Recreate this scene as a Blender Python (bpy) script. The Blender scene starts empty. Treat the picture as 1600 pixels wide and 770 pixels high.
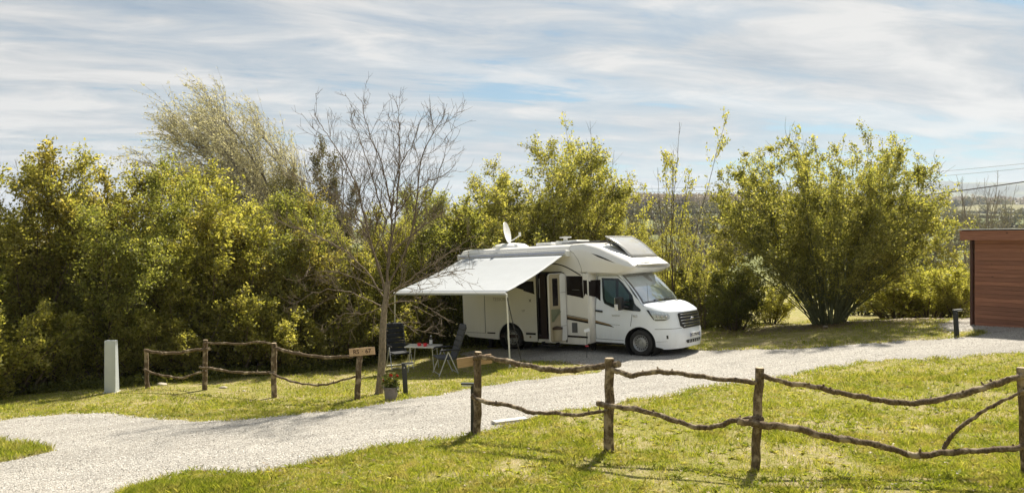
import bpy, bmesh, math, random
import numpy as np
from mathutils import Vector, Matrix
S = bpy.context.scene
COL = S.collection
R = math.radians
# ------------------------------------------------------------------ camera
F_PX, CX, HY, CZ = 1155.0, 800.0, 375.0, 3.1       # focal length in photo pixels, centre, horizon row, eye height
cam = bpy.data.cameras.new('camera'); cam.sensor_width = 36; cam.lens = F_PX/1600*36
cam.shift_y = -10/1600; cam.clip_start = 0.1; cam.clip_end = 30000
cam_o = bpy.data.objects.new('camera', cam); COL.objects.link(cam_o)
cam_o.location = (0, 0, CZ); cam_o.rotation_euler = (R(90), 0, 0); S.camera = cam_o
# ------------------------------------------------------------------ sun, sky, exposure
SUN_AZ, SUN_EL = 28, 52          # degrees right of straight ahead, above the horizon
sd = bpy.data.lights.new('sun', 'SUN'); sd.energy = 5.0; sd.angle = R(1.6); sd.color = (1.0, .93, .80)
so = bpy.data.objects.new('sun', sd); COL.objects.link(so)
dv = Vector((math.sin(R(SUN_AZ))*math.cos(R(SUN_EL)), math.cos(R(SUN_AZ))*math.cos(R(SUN_EL)), math.sin(R(SUN_EL))))
so.rotation_euler = dv.to_track_quat('Z', 'Y').to_euler(); so.location = dv*40
S.view_settings.view_transform = 'Standard'; S.view_settings.look = 'None'
S.cycles.diffuse_bounces = 6; S.view_settings.exposure = 1.0; S.view_settings.gamma = 1

class NT:
    """tiny node helper"""
    def __init__(s, nt): s.nt = nt; s.nt.nodes.clear()
    def n(s, t, ins=None, **kw):
        nd = s.nt.nodes.new(t)
        for k, v in kw.items(): setattr(nd, k, v)
        for k, v in (ins or {}).items():
            if isinstance(v, bpy.types.NodeSocket): s.nt.links.new(v, nd.inputs[k])
            else: nd.inputs[k].default_value = v
        return nd
    def math(s, op, a, b=0, c=0, clamp=False): return s.n('ShaderNodeMath', {0: a, 1: b, 2: c}, operation=op, use_clamp=clamp).outputs[0]
    def ramp(s, f, stops, interp='LINEAR'):
        nd = s.n('ShaderNodeValToRGB', {0: f}); cr = nd.color_ramp; cr.interpolation = interp
        while len(cr.elements) < len(stops): cr.elements.new(.5)
        for e, (p, c) in zip(cr.elements, stops): e.position = p; e.color = tuple(c)+(1,) if len(c) == 3 else c
        return nd.outputs[0]
    def mix(s, f, a, b, blend='MIX'):
        nd = s.n('ShaderNodeMix', data_type='RGBA', blend_type=blend)
        for k, v in ((0, f), (6, a), (7, b)):
            if isinstance(v, bpy.types.NodeSocket): s.nt.links.new(v, nd.inputs[k])
            else: nd.inputs[k].default_value = (tuple(v)+(1,) if k and len(v) == 3 else v)
        return nd.outputs[2]

world = bpy.data.worlds.new('World'); S.world = world; world.use_nodes = True
w = NT(world.node_tree)
sky = w.n('ShaderNodeTexSky', sky_type='NISHITA', sun_disc=False)
sky.sun_elevation = R(SUN_EL); sky.sun_rotation = R(SUN_AZ); sky.air_density = 1.0; sky.dust_density = 1.2; sky.ozone_density = 1.0
tc = w.n('ShaderNodeTexCoord'); sp = w.n('ShaderNodeSeparateXYZ', {0: tc.outputs['Generated']})
zz = w.math('ADD', w.math('MAXIMUM', sp.outputs[2], 0.0), 0.10)
u_ = w.math('DIVIDE', sp.outputs[0], zz); v_ = w.math('DIVIDE', sp.outputs[1], zz)
def cloud_noise(sx, sy, off, sc, det, rough, dist):
    a = w.math('MULTIPLY', w.math('ADD', u_, w.math('MULTIPLY', v_, -.10)), sx); b = w.math('MULTIPLY', w.math('ADD', v_, w.math('MULTIPLY', u_, -.16)), sy)
    c = w.n('ShaderNodeCombineXYZ', {0: a, 1: b, 2: off})
    return w.n('ShaderNodeTexNoise', {'Vector': c.outputs[0], 'Scale': sc, 'Detail': det, 'Roughness': rough, 'Distortion': dist}).outputs['Fac']
n1 = cloud_noise(.42, 1.0, 31.3, .85, 9, .55, .35)
n2 = cloud_noise(.80, 1.7, 7.7, 1.9, 10, .60, .45)
n3 = cloud_noise(.5, .9, 1.7, .55, 3, .5, .2)
cov = w.math('ADD', w.math('MULTIPLY', n1, .60), w.math('MULTIPLY', n2, .40))
mask = w.ramp(cov, [(.385, (0, 0, 0)), (.455, (.74, .74, .74)), (.55, (1, 1, 1))], 'EASE')
mask = w.math('MULTIPLY', mask, .96)
shade = w.ramp(w.math('ADD', w.math('MULTIPLY', n3, .38), w.math('MULTIPLY', n2, .62)), [(.38, (2.75, 3.25, 3.8)), (.48, (4.1, 4.38, 4.68)), (.54, (5.2, 5.2, 5.2)), (.63, (6.9, 6.65, 6.35))])
blue = w.mix(1.0, sky.outputs[0], (.46, .68, .74), 'MULTIPLY')
skyc = w.mix(mask, blue, shade)
bg = w.n('ShaderNodeBackground', {'Color': skyc, 'Strength': .0575})
w.n('ShaderNodeOutputWorld', {'Surface': bg.outputs[0]})

# ------------------------------------------------------------------ terrain
_TAB = {}
def vnoise(x, y, seed=0):
    x = np.asarray(x, float); y = np.asarray(y, float)
    if seed not in _TAB: _TAB[seed] = np.random.RandomState(seed).rand(256, 256)
    T = _TAB[seed]
    xi = np.floor(x).astype(int); yi = np.floor(y).astype(int); fx = x-xi; fy = y-yi
    fx = fx*fx*(3-2*fx); fy = fy*fy*(3-2*fy)
    g = lambda a, b: T[a & 255, b & 255]
    return (g(xi, yi)*(1-fx)+g(xi+1, yi)*fx)*(1-fy)+(g(xi, yi+1)*(1-fx)+g(xi+1, yi+1)*fx)*fy
CTRL = [(3.34, 19.58, 0), (0, 22.4, -.22), (11.4, 18.9, .64), (12.9, 20.3, .75), (-9.4, 17.3, -.45), (1.25, 9.55, .37), (-.51, 10.9, .25),
        (2.9, 8.77, .39), (6.0, 8.3, .5), (-5.3, 16.5, -.36), (-.05, 18.6, -.12), (-2.4, 19.4, -.46), (-4.2, 21.5, -.62), (10.3, 24.4, .3), (-5, 9, .03), (-12, 17.6, -.72)]
def plane(x, y): return .763+.052*x-.048*y
_C = np.array(CTRL); _K = np.exp(-((_C[:, None, 0]-_C[None, :, 0])**2+(_C[:, None, 1]-_C[None, :, 1])**2)/(2*3.2**2))
_W = np.linalg.solve(_K+.08*np.eye(len(_C)), _C[:, 2]-plane(_C[:, 0], _C[:, 1]))
D_ = [26, 40, 70, 120, 200, 350, 600, 900, 1300, 2000, 3000, 4000, 5200, 7000]
ZL = [0, -1.4, -4.2, -5.0, -1.0, 9, 26, 46, 48, 70, 80, 90, 120, 100]       # left and middle: a wooded ridge 900 m off
ZR = [0, -1.4, -4.2, -5.0, -2.0, 5, 20, 36, 58, 98, 165, 232, 428, 300]       # right: fields, then far blue hills
def T(x, y):
    x = np.asarray(x, float); y = np.asarray(y, float)
    yc = np.clip(y, -8, 27); xc = np.clip(x, -18, 19)
    z = plane(xc, yc)
    for (cx, cy, _), wt in zip(CTRL, _W): z = z+wt*np.exp(-((xc-cx)**2+(yc-cy)**2)/(2*3.2**2))
    z = z+np.where(y < 7, .015*(7-np.maximum(y, -8))**2, 0)
    d = np.maximum(y, 1)
    a = x/np.maximum(d, 20)
    wr = np.clip((a-.40)/.16, 0, 1); wr = wr*wr*(3-2*wr)
    far = np.interp(d, D_, ZL)*(1-wr)+np.interp(d, D_, ZR)*wr
    lf = np.clip((-.02-a)/.2, 0, 1); far = far*(1-.8*lf)
    t = np.clip((d-24)/16, 0, 1); t = t*t*(3-2*t)
    und = (vnoise(x/160+3, d/160, 5)-.5)*np.clip(d-300, 0, 900)*.022
    und = und+(vnoise(a*9+3, d/2600, 8)-.5)*np.clip(d-1500, 0, 4000)*.020
    bump = (vnoise(x*.9, y*.9, 2)-.5)*.06+(vnoise(x*2.0, y*2.0, 3)-.5)*.018
    return z*(1-t)+(far+und)*t+np.where(d < 26, bump, 0)
def at(px, py, dz=0.0):
    """the point of the ground seen at a photo pixel"""
    a = (px-CX)/F_PX; b = (py-HY)/F_PX; lo, hi = 4.0, 60.0
    f = lambda d: (CZ-b*d)-float(T(a*d, d))-dz
    d = lo
    while d < hi and f(d) > 0: d += .1
    lo = d-.1; hi = d
    for _ in range(20):
        m = (lo+hi)/2
        if f(m) > 0: lo = m
        else: hi = m
    return Vector((a*hi, hi, float(T(a*hi, hi))))
def atd(px, py, d): return Vector(((px-CX)/F_PX*d, d, CZ-(py-HY)/F_PX*d))
def gz(x, y): return float(T(x, y))

# ------------------------------------------------------------------ materials
def newmat(name):
    m = bpy.data.materials.new(name); m.use_nodes = True; return m, NT(m.node_tree)
def out(t, sh): t.n('ShaderNodeOutputMaterial', {'Surface': sh})
def simple(name, col, rough=.5, metal=0., var=.12, scale=6., bump=0., bscale=60., coat=0., spec=.5):
    m, t = newmat(name); tc = t.n('ShaderNodeTexCoord')
    nz = t.n('ShaderNodeTexNoise', {'Vector': tc.outputs['Object'], 'Scale': scale, 'Detail': 6, 'Roughness': .6}).outputs['Fac']
    k = lambda f: tuple(min(1, c*f) for c in col)
    c = t.ramp(nz, [(.3, k(1-var)), (.7, k(1+var))])
    ins = {'Base Color': c, 'Roughness': rough, 'Metallic': metal, 'Coat Weight': coat, 'Specular IOR Level': spec}
    if bump:
        nb = t.n('ShaderNodeTexNoise', {'Vector': tc.outputs['Object'], 'Scale': bscale, 'Detail': 4}).outputs['Fac']
        ins['Normal'] = t.n('ShaderNodeBump', {'Strength': bump, 'Height': nb, 'Distance': .02}).outputs[0]
    out(t, t.n('ShaderNodeBsdfPrincipled', ins).outputs[0]); return m
def leafmat(name, c1, c2, c3, trans=.5, tint=(1.25, 1.15, .5), rough=.5, patch=False):
    m, t = newmat(name); g = t.n('ShaderNodeNewGeometry'); tc = t.n('ShaderNodeTexCoord')
    nz = t.n('ShaderNodeTexNoise', {'Vector': tc.outputs['Object'], 'Scale': 1.1, 'Detail': 3}).outputs['Fac']
    f = t.math('ADD', t.math('MULTIPLY', g.outputs['Random Per Island'], .55), t.math('MULTIPLY', nz, .5))
    c = t.ramp(f, [(.22, c1), (.5, c2), (.82, c3)])
    if patch:
        pn = t.n('ShaderNodeTexNoise', {'Vector': g.outputs['Position'], 'Scale': 3.4, 'Detail': 6, 'Roughness': .75}).outputs['Fac']
        c2_ = t.ramp(t.math('ADD', t.math('MULTIPLY', g.outputs['Random Per Island'], .5), t.math('MULTIPLY', nz, .5)), [(.25, (.36, .31, .10)), (.6, (.52, .44, .20)), (.8, (.62, .54, .32))])
        c = t.mix(t.ramp(pn, [(.48, (0, 0, 0)), (.60, (.72, .72, .72))]), c, c2_)
    d = t.n('ShaderNodeBsdfPrincipled', {'Base Color': c, 'Roughness': rough, 'Specular IOR Level': .35})
    tr = t.n('ShaderNodeBsdfTranslucent', {'Color': t.mix(1.0, c, tint, 'MULTIPLY')})
    out(t, t.n('ShaderNodeMixShader', {0: trans, 1: d.outputs[0], 2: tr.outputs[0]}).outputs[0]); return m
def barkmat(name, c1, c2, scale=30, bump=.6, c3=None):
    m, t = newmat(name); tc = t.n('ShaderNodeTexCoord')
    mp = t.n('ShaderNodeMapping', {'Vector': tc.outputs['Object'], 'Scale': (1, 1, .35)})
    nz = t.n('ShaderNodeTexNoise', {'Vector': mp.outputs[0], 'Scale': scale, 'Detail': 8, 'Roughness': .7}).outputs['Fac']
    n2 = t.n('ShaderNodeTexNoise', {'Vector': tc.outputs['Object'], 'Scale': 7, 'Detail': 5, 'Roughness': .6}).outputs['Fac']
    c = t.ramp(nz, [(.35, c1), (.65, c2)])
    if c3: c = t.mix(t.ramp(n2, [(.5, (0, 0, 0)), (.62, (1, 1, 1))]), c, c3)
    b = t.n('ShaderNodeBump', {'Strength': bump, 'Height': nz, 'Distance': .015})
    out(t, t.n('ShaderNodeBsdfPrincipled', {'Base Color': c, 'Roughness': .85, 'Normal': b.outputs[0], 'Specular IOR Level': .2}).outputs[0]); return m
def glassmat(name, tint, op, rough=.03, mirror=0.0):
    m, t = newmat(name)
    fr = t.math('ADD', t.n('ShaderNodeFresnel', {'IOR': 1.5}).outputs[0], mirror, clamp=True)
    base = t.n('ShaderNodeMixShader', {0: op, 1: t.n('ShaderNodeBsdfTransparent', {'Color': (*tint, 1)}).outputs[0], 2: t.n('ShaderNodeBsdfDiffuse', {'Color': (*[c*.15 for c in tint], 1)}).outputs[0]})
    out(t, t.n('ShaderNodeMixShader', {0: fr, 1: base.outputs[0], 2: t.n('ShaderNodeBsdfGlossy', {'Roughness': rough, 'Color': (.95, .97, 1, 1)}).outputs[0]}).outputs[0]); return m

def groundmat():
    m, t = newmat('meadow_ground'); g = t.n('ShaderNodeNewGeometry'); P = g.outputs['Position']
    sp = t.n('ShaderNodeSeparateXYZ', {0: P})
    nz = lambda s, d=6, r=.6: t.n('ShaderNodeTexNoise', {'Vector': P, 'Scale': s, 'Detail': d, 'Roughness': r}).outputs['Fac']
    a, b, c = nz(.7), nz(5), nz(38, 5, .7)
    grass = t.ramp(c, [(.3, (.11, .11, .025)), (.5, (.25, .235, .060)), (.72, (.42, .37, .14))])
    dry = t.ramp(c, [(.3, (.20, .15, .075)), (.5, (.40, .33, .18)), (.7, (.58, .49, .31))])
    near = t.mix(t.ramp(t.math('ADD', t.math('MULTIPLY', a, .5), t.math('MULTIPLY', b, .5)), [(.47, (0, 0, 0)), (.60, (1, 1, 1))]), grass, dry)
    # far country: a patchwork of fields and rough pasture
    mp = t.n('ShaderNodeMapping', {'Vector': P, 'Scale': (.0060, .0042, 0), 'Rotation': (0, 0, .3)})
    vor = t.n('ShaderNodeTexVoronoi', {'Vector': mp.outputs[0], 'Scale': 1.0, 'Randomness': .8})
    cell = t.n('ShaderNodeSeparateColor', {0: vor.outputs['Color']}).outputs[0]
    fld = t.ramp(cell, [(0, (.10, .125, .03)), (.3, (.15, .17, .045)), (.55, (.21, .19, .085)), (.8, (.12, .14, .04)), (1, (.09, .12, .035))], 'CONSTANT')
    fld = t.mix(.35, fld, t.ramp(nz(.03, 6), [(.3, (.06, .07, .03)), (.7, (.24, .22, .10))]))
    wd = t.ramp(t.n('ShaderNodeTexNoise', {'Vector': t.n('ShaderNodeMapping', {'Vector': P, 'Scale': (.0022, .0012, 0)}).outputs[0], 'Scale': 1.0, 'Detail': 7, 'Roughness': .6}).outputs['Fac'], [(.42, (.035, .045, .03)), (.50, (.05, .06, .035)), (.60, (.15, .15, .07))])
    fld = t.mix(t.math('MULTIPLY', t.math('SUBTRACT', sp.outputs[1], 1700), .0008, clamp=True), fld, wd)
    ff = t.math('MULTIPLY', t.math('SUBTRACT', sp.outputs[1], 60), .01, clamp=True)
    col = t.mix(ff, near, fld)
    bmp = t.n('ShaderNodeBump', {'Strength': .8, 'Height': c, 'Distance': .05})
    out(t, t.n('ShaderNodeBsdfPrincipled', {'Base Color': col, 'Roughness': .95, 'Specular IOR Level': .15, 'Normal': bmp.outputs[0]}).outputs[0]); return m
def gravelmat(name, stones=False):
    m, t = newmat(name); g = t.n('ShaderNodeNewGeometry'); P = g.outputs['Position']
    if stones:
        c = t.ramp(g.outputs['Random Per Island'], [(0, (.11, .105, .095)), (.2, (.30, .285, .26)), (.5, (.46, .44, .405)), (.85, (.60, .575, .535)), (1, (.36, .31, .25))])
        bd = t.n('ShaderNodeTexNoise', {'Vector': t.n('ShaderNodeMapping', {'Vector': t.n('ShaderNodeMapping', {'Vector': P, 'Rotation': (0, 0, -.33)}).outputs[0], 'Scale': (.16, 1.7, 1)}).outputs[0], 'Scale': 1.0, 'Detail': 5, 'Roughness': .6}).outputs['Fac']
        c = t.mix(t.ramp(bd, [(.46, (0, 0, 0)), (.60, (.22, .22, .22))]), c, (.27, .25, .22))
        out(t, t.n('ShaderNodeBsdfPrincipled', {'Base Color': c, 'Roughness': .9, 'Specular IOR Level': .2}).outputs[0]); return m
    v = t.n('ShaderNodeTexVoronoi', {'Vector': P, 'Scale': 44.0}); v2 = t.n('ShaderNodeTexVoronoi', {'Vector': P, 'Scale': 75.0})
    cc = t.n('ShaderNodeSeparateColor', {0: v.outputs['Color']}).outputs[1]
    c = t.ramp(cc, [(0, (.19, .175, .155)), (.25, (.33, .305, .27)), (.7, (.45, .425, .38)), (1, (.53, .505, .455))])
    big = t.n('ShaderNodeTexNoise', {'Vector': P, 'Scale': .8, 'Detail': 6, 'Roughness': .65}).outputs['Fac']
    c = t.mix(t.ramp(big, [(.45, (0, 0, 0)), (.75, (.7, .7, .7))]), c, (.30, .285, .26))
    bd = t.n('ShaderNodeTexNoise', {'Vector': t.n('ShaderNodeMapping', {'Vector': t.n('ShaderNodeMapping', {'Vector': P, 'Rotation': (0, 0, -.33)}).outputs[0], 'Scale': (.16, 1.7, 1)}).outputs[0], 'Scale': 1.0, 'Detail': 5, 'Roughness': .6}).outputs['Fac']
    c = t.mix(t.ramp(bd, [(.46, (0, 0, 0)), (.60, (.30, .30, .30))]), c, (.22, .205, .18))
    h = t.math('ADD', t.math('MULTIPLY', v.outputs['Distance'], -1), t.math('MULTIPLY', v2.outputs['Distance'], -.5))
    b = t.n('ShaderNodeBump', {'Strength': .9, 'Height': h, 'Distance': .02})
    out(t, t.n('ShaderNodeBsdfPrincipled', {'Base Color': c, 'Roughness': .92, 'Specular IOR Level': .2, 'Normal': b.outputs[0]}).outputs[0]); return m
def woodmat(name, c1, c2, axis=0, scale=9, rough=.55, bump=.25, dark=None):
    m, t = newmat(name); tc = t.n('ShaderNodeTexCoord'); oi = t.n('ShaderNodeObjectInfo')
    sc = [14, 14, 14]; sc[axis] = .9
    v = t.n('ShaderNodeVectorMath', {0: tc.outputs['Object'], 1: t.n('ShaderNodeCombineXYZ', {0: t.math('MULTIPLY', oi.outputs['Random'], 40), 1: t.math('MULTIPLY', oi.outputs['Random'], 17), 2: 0}).outputs[0]}, operation='ADD')
    mp = t.n('ShaderNodeMapping', {'Vector': v.outputs[0], 'Scale': sc})
    nz = t.n('ShaderNodeTexNoise', {'Vector': mp.outputs[0], 'Scale': scale*.25, 'Detail': 8, 'Roughness': .65, 'Distortion': .8}).outputs['Fac']
    c = t.ramp(nz, [(.3, c1), (.7, c2)])
    k = t.math('ADD', .74, t.math('MULTIPLY', oi.outputs['Random'], .40))
    kk = t.n('ShaderNodeCombineColor', {0: k, 1: k, 2: k}).outputs[0]
    c = t.mix(1.0, c, kk, 'MULTIPLY')
    if dark:
        kn = t.n('ShaderNodeTexVoronoi', {'Vector': v.outputs[0], 'Scale': 2.3}).outputs['Distance']
        c = t.mix(t.ramp(kn, [(.04, (1, 1, 1)), (.10, (0, 0, 0))]), c, dark)
    b = t.n('ShaderNodeBump', {'Strength': bump, 'Height': nz, 'Distance': .01})
    out(t, t.n('ShaderNodeBsdfPrincipled', {'Base Color': c, 'Roughness': rough, 'Normal': b.outputs[0]}).outputs[0]); return m
def paintmat(name, col, dirt=(.35, .32, .27)):
    """white gel-coat with faint grime towards its own lower skirt (real dirt, in object space)"""
    m, t = newmat(name); tc = t.n('ShaderNodeTexCoord'); sp = t.n('ShaderNodeSeparateXYZ', {0: tc.outputs['Object']})
    nz = t.n('ShaderNodeTexNoise', {'Vector': t.n('ShaderNodeMapping', {'Vector': tc.outputs['Object'], 'Scale': (3, 3, .8)}).outputs[0], 'Scale': 2.5, 'Detail': 7, 'Roughness': .65}).outputs['Fac']
    low = t.math('MULTIPLY', t.math('SUBTRACT', .75, sp.outputs[2]), 1.6, clamp=True)
    f = t.math('MULTIPLY', t.math('ADD', .05, t.math('MULTIPLY', low, .3)), t.ramp(nz, [(.35, (.2, .2, .2)), (.7, (1, 1, 1))]))
    c = t.mix(f, col, dirt)
    out(t, t.n('ShaderNodeBsdfPrincipled', {'Base Color': c, 'Roughness': .28, 'Coat Weight': .35, 'Coat Roughness': .08}).outputs[0]); return m
M = dict(
    ground=groundmat(), gravel=gravelmat('crushed_limestone'), stones=gravelmat('limestone_chips', True),
    grass=leafmat('grass_blades', (.15, .20, .022), (.28, .33, .040), (.48, .47, .11), .5, (1.2, 1.15, .6), .6, True),
    hedge=leafmat('hedge_leaves', (.15, .158, .040), (.28, .28, .078), (.44, .41, .16), .68, (1.35, 1.28, .6)),
    hedgeg=leafmat('green_hedge_leaves', (.12, .135, .034), (.23, .245, .068), (.41, .40, .15), .66, (1.3, 1.28, .6)), hedgeb=leafmat('bronze_hedge_leaves', (.14, .138, .036), (.27, .255, .07), (.45, .41, .17), .66, (1.35, 1.22, .6)),
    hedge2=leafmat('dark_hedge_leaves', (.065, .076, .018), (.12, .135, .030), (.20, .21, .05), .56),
    bright=leafmat('fresh_leaves', (.19, .205, .045), (.33, .33, .088), (.50, .47, .19), .68, (1.35, 1.28, .6)),
    sallow=leafmat('sallow_leaves', (.14, .155, .042), (.265, .272, .078), (.46, .43, .19), .68, (1.35, 1.28, .6)),
    willow=leafmat('willow_leaves', (.38, .36, .22), (.52, .50, .34), (.66, .63, .46), .5, (1.1, 1.05, .75)),
    farleaf=leafmat('distant_foliage', (.085, .09, .035), (.145, .145, .06), (.21, .19, .09), .45, (1.1, 1, .7)),
    brownwood=leafmat('distant_bare_wood', (.20, .165, .125), (.28, .235, .18), (.36, .31, .24), .4, (1, .95, .8)),
    bark=barkmat('grey_brown_bark', (.11, .088, .062), (.32, .265, .19), 34, .7),
    stem=barkmat('shrub_stems', (.07, .055, .035), (.19, .15, .095), 20, .3),
    greenstem=barkmat('mossy_stems', (.075, .085, .04), (.19, .20, .10), 20, .3),
    twig=barkmat('bare_twigs', (.10, .078, .056), (.22, .175, .125), 20, .3),
    greytwig=barkmat('grey_bare_wood', (.13, .115, .098), (.27, .24, .20), 20, .3),
    pole=barkmat('fence_bark', (.055, .038, .024), (.20, .145, .09), 42, 1.0, (.36, .29, .20)),
    polecut=woodmat('sawn_end_grain', (.34, .25, .15), (.52, .42, .28), 2, 9, .8),
    board=woodmat('sign_board_wood', (.40, .25, .13), (.60, .42, .25), 0, 9, .7, .3, (.20, .10, .05)),
    cabin=woodmat('red_brown_cladding', (.22, .085, .048), (.38, .165, .092), 0, 9, .6, .4, (.06, .02, .012)),
    cabindark=woodmat('cabin_corner_post', (.05, .018, .012), (.09, .032, .02), 2, 9, .6, .3),
    paint=paintmat('van_white', (.82, .80, .765)), cabpaint=paintmat('cab_white', (.83, .875, .93)),
    black=simple('black_plastic', (.018, .018, .019), .4, 0, .1), satin=simple('dark_grey_post', (.028, .031, .032), .45, 0, .1, 9),
    rubber=simple('tyre_rubber', (.022, .021, .020), .75, 0, .25, 25, .3, 90), under=simple('underbody', (.015, .014, .013), .8),
    rim=simple('silver_steel_wheel', (.42, .42, .42), .38, .7, .12), chrome=simple('chrome', (.75, .76, .77), .15, 1, .02),
    alu=simple('brushed_aluminium', (.62, .62, .61), .35, .6, .05), grey=simple('grey_fabric', (.065, .067, .075), .85, 0, .2, 40, .3, 300),
    darkfab=simple('charcoal_fabric', (.018, .020, .024), .8, 0, .25, 40, .3, 300),
    awning=simple('awning_fabric', (.345, .365, .385), .7, 0, .04, 3, .1, 8), winglass=simple('dark_acrylic_window', (.012, .009, .009), .18, 0, .1, spec=.25),
    glass=glassmat('windscreen_glass', (.95, .98, .98), .03, .03, .34), sideglass=glassmat('cab_side_glass', (.55, .68, .66), .10),
    roofglass=simple('sky_pale_roof_window', (.36, .35, .33), .22, 0, .10, 3, coat=.5), lampglass=glassmat('headlight_lens', (.96, .98, 1.0), .02), reflector=simple('headlight_reflector', (.66, .69, .72), .3, .35, .25, 30),  # roof window: reflected sky is put into its pale grey base colour
    shade=simple('silver_blind', (.80, .88, .90), .5, 0, .12, 3), shade2=simple('cab_curtain', (.22, .30, .30), .7, 0, .12, 4),
    beige=simple('door_lining', (.36, .31, .21), .6, 0, .05), olive=simple('door_pocket', (.16, .17, .10), .7),
    brown=simple('interior_brown', (.045, .022, .014), .5), inner=simple('interior_shadow', (.035, .020, .016), .8),
    gold=simple('bronze_stripe', (.27, .19, .10), .4, .2, .1), graphic=simple('dark_brown_decal', (.014, .009, .009), .5, 0, .1, spec=.15),
    seam=simple('panel_gap', (.12, .12, .12), .8), faint=simple('pale_grey_decal', (.36, .34, .31), .5),
    white=simple('white_plastic', (.75, .75, .73), .4, 0, .03), silver=simple('silver_print', (.5, .5, .5), .4, .5),
    table=simple('table_laminate', (.74, .71, .65), .4, 0, .04), red=simple('red_cup_plastic', (.72, .035, .05), .35, 0, .05),
    label=simple('bottle_label', (.75, .75, .74), .6), bottle=glassmat('clear_bottle', (.85, .9, .92), .15),
    pot=simple('grey_plant_pot', (.23, .20, .185), .7, 0, .12, 12), soil=simple('potting_soil', (.035, .022, .014), .95),
    petal=leafmat('red_petals', (.28, .012, .010), (.42, .02, .02), (.55, .05, .04), .3, (1, .6, .5)),
    potleaf=leafmat('pot_leaves', (.05, .08, .015), (.11, .14, .03), (.26, .24, .08), .4),
    pillar=simple('grey_white_panel', (.50, .535, .545), .45, 0, .05, 3), slab=simple('concrete_slab', (.47, .45, .41), .85, 0, .1, 12, .4, 60),
    rock=simple('pale_field_stone', (.42, .37, .29), .9, 0, .2, 9, .6, 30), roofmetal=simple('zinc_roof_edge', (.60, .60, .58), .45, .4),
    cable=simple('black_cable', (.02, .02, .022), .6), greycable=simple('grey_cable', (.20, .21, .22), .6),
    litter=leafmat('dry_litter', (.10, .06, .03), (.20, .13, .07), (.36, .26, .15), .2, (1, .9, .7)),
    plate=simple('number_plate_white', (.74, .74, .72), .4), ink=simple('black_print', (.012, .012, .012), .5), euro=simple('blue_plate_band', (.02, .05, .30), .4),
    burnt=simple('burnt_lettering', (.055, .022, .012), .8),
)

# ------------------------------------------------------------------ object helpers
def link(name, me, m, parent=None, smooth=None, kind=None):
    if m is not None: me.materials.append(m)
    if smooth is not None:
        me.shade_smooth()
        if smooth < 180: me.set_sharp_from_angle(angle=R(smooth))
    o = bpy.data.objects.new(name, me); COL.objects.link(o)
    if parent is not None: o.parent = parent
    if kind: o['kind'] = kind
    return o
def thing(name, label, cat, loc=(0, 0, 0), rz=0, group=None):
    o = bpy.data.objects.new(name, None); COL.objects.link(o); o.empty_display_size = .2
    o.location = loc; o.rotation_euler = (0, 0, rz); tag(o, label, cat, group); return o
def tag(o, label, cat, group=None):
    o['label'] = label; o['category'] = cat
    if group: o['group'] = group
    return o
class MB:
    def __init__(s): s.v = []; s.f = []
    def add(s, vs, fs):
        b = len(s.v); s.v += [tuple(q) for q in vs]; s.f += [tuple(i+b for i in f) for f in fs]; return s
    def box(s, c, size, rot=None):
        hx, hy, hz = [q/2 for q in size]; c = Vector(c)
        vs = [Vector((x, y, z)) for x in (-hx, hx) for y in (-hy, hy) for z in (-hz, hz)]
        if rot is not None: vs = [rot @ q for q in vs]
        return s.add([q+c for q in vs], [(0, 1, 3, 2), (4, 6, 7, 5), (0, 4, 5, 1), (2, 3, 7, 6), (0, 2, 6, 4), (1, 5, 7, 3)])
    def tube(s, pts, rad, k=8, cap=True):
        pts = [Vector(q) for q in pts]; n = len(pts)
        rad = [rad]*n if isinstance(rad, (int, float)) else rad
        vs = []; u = None
        for i, q in enumerate(pts):
            d = (pts[min(i+1, n-1)]-pts[max(i-1, 0)]).normalized()
            if u is None: u = d.orthogonal().normalized()
            else:
                u = u-d*u.dot(d)
                u = u.normalized() if u.length > 1e-6 else d.orthogonal().normalized()
            w_ = d.cross(u)
            for j in range(k):
                a = 2*math.pi*j/k; vs.append(q+(u*math.cos(a)+w_*math.sin(a))*rad[i])
        fs = [(i*k+j, i*k+(j+1) % k, (i+1)*k+(j+1) % k, (i+1)*k+j) for i in range(n-1) for j in range(k)]
        if cap: fs += [tuple(range(k))[::-1], tuple(range((n-1)*k, n*k))]
        return s.add(vs, fs)
    def lathe(s, prof, k=24, c=(0, 0, 0), axis='Z'):
        c = Vector(c); vs = []
        for r, h in prof:
            for j in range(k):
                a = 2*math.pi*j/k; x, y = r*math.cos(a), r*math.sin(a)
                q = {'Z': (x, y, h), 'Y': (x, h, y), 'X': (h, x, y)}[axis]; vs.append(c+Vector(q))
        n = len(prof); fs = [(i*k+j, i*k+(j+1) % k, (i+1)*k+(j+1) % k, (i+1)*k+j) for i in range(n-1) for j in range(k)]
        if axis == 'Y': fs = [f[::-1] for f in fs]
        return s.add(vs, fs)
    def grid(s, rows):
        n = len(rows); k = len(rows[0])
        return s.add([q for r in rows for q in r], [(i*k+j, i*k+j+1, (i+1)*k+j+1, (i+1)*k+j) for i in range(n-1) for j in range(k-1)])
    def mesh(s, name, normals=True):
        me = bpy.data.meshes.new(name); me.from_pydata(s.v, [], s.f)
        if normals:
            b = bmesh.new(); b.from_mesh(me); bmesh.ops.recalc_face_normals(b, faces=b.faces); b.to_mesh(me); b.free()
        return me
    def obj(s, name, m, parent=None, bevel=0, smooth=40, kind=None, solid=0):
        o = link(name, s.mesh(name, not solid), m, parent, smooth, kind)
        if solid: md = o.modifiers.new('thickness', 'SOLIDIFY'); md.thickness = solid; md.offset = -1
        if bevel: md = o.modifiers.new('bevel', 'BEVEL'); md.width = bevel; md.segments = 2; md.limit_method = 'ANGLE'; md.angle_limit = R(40)
        return o
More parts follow.
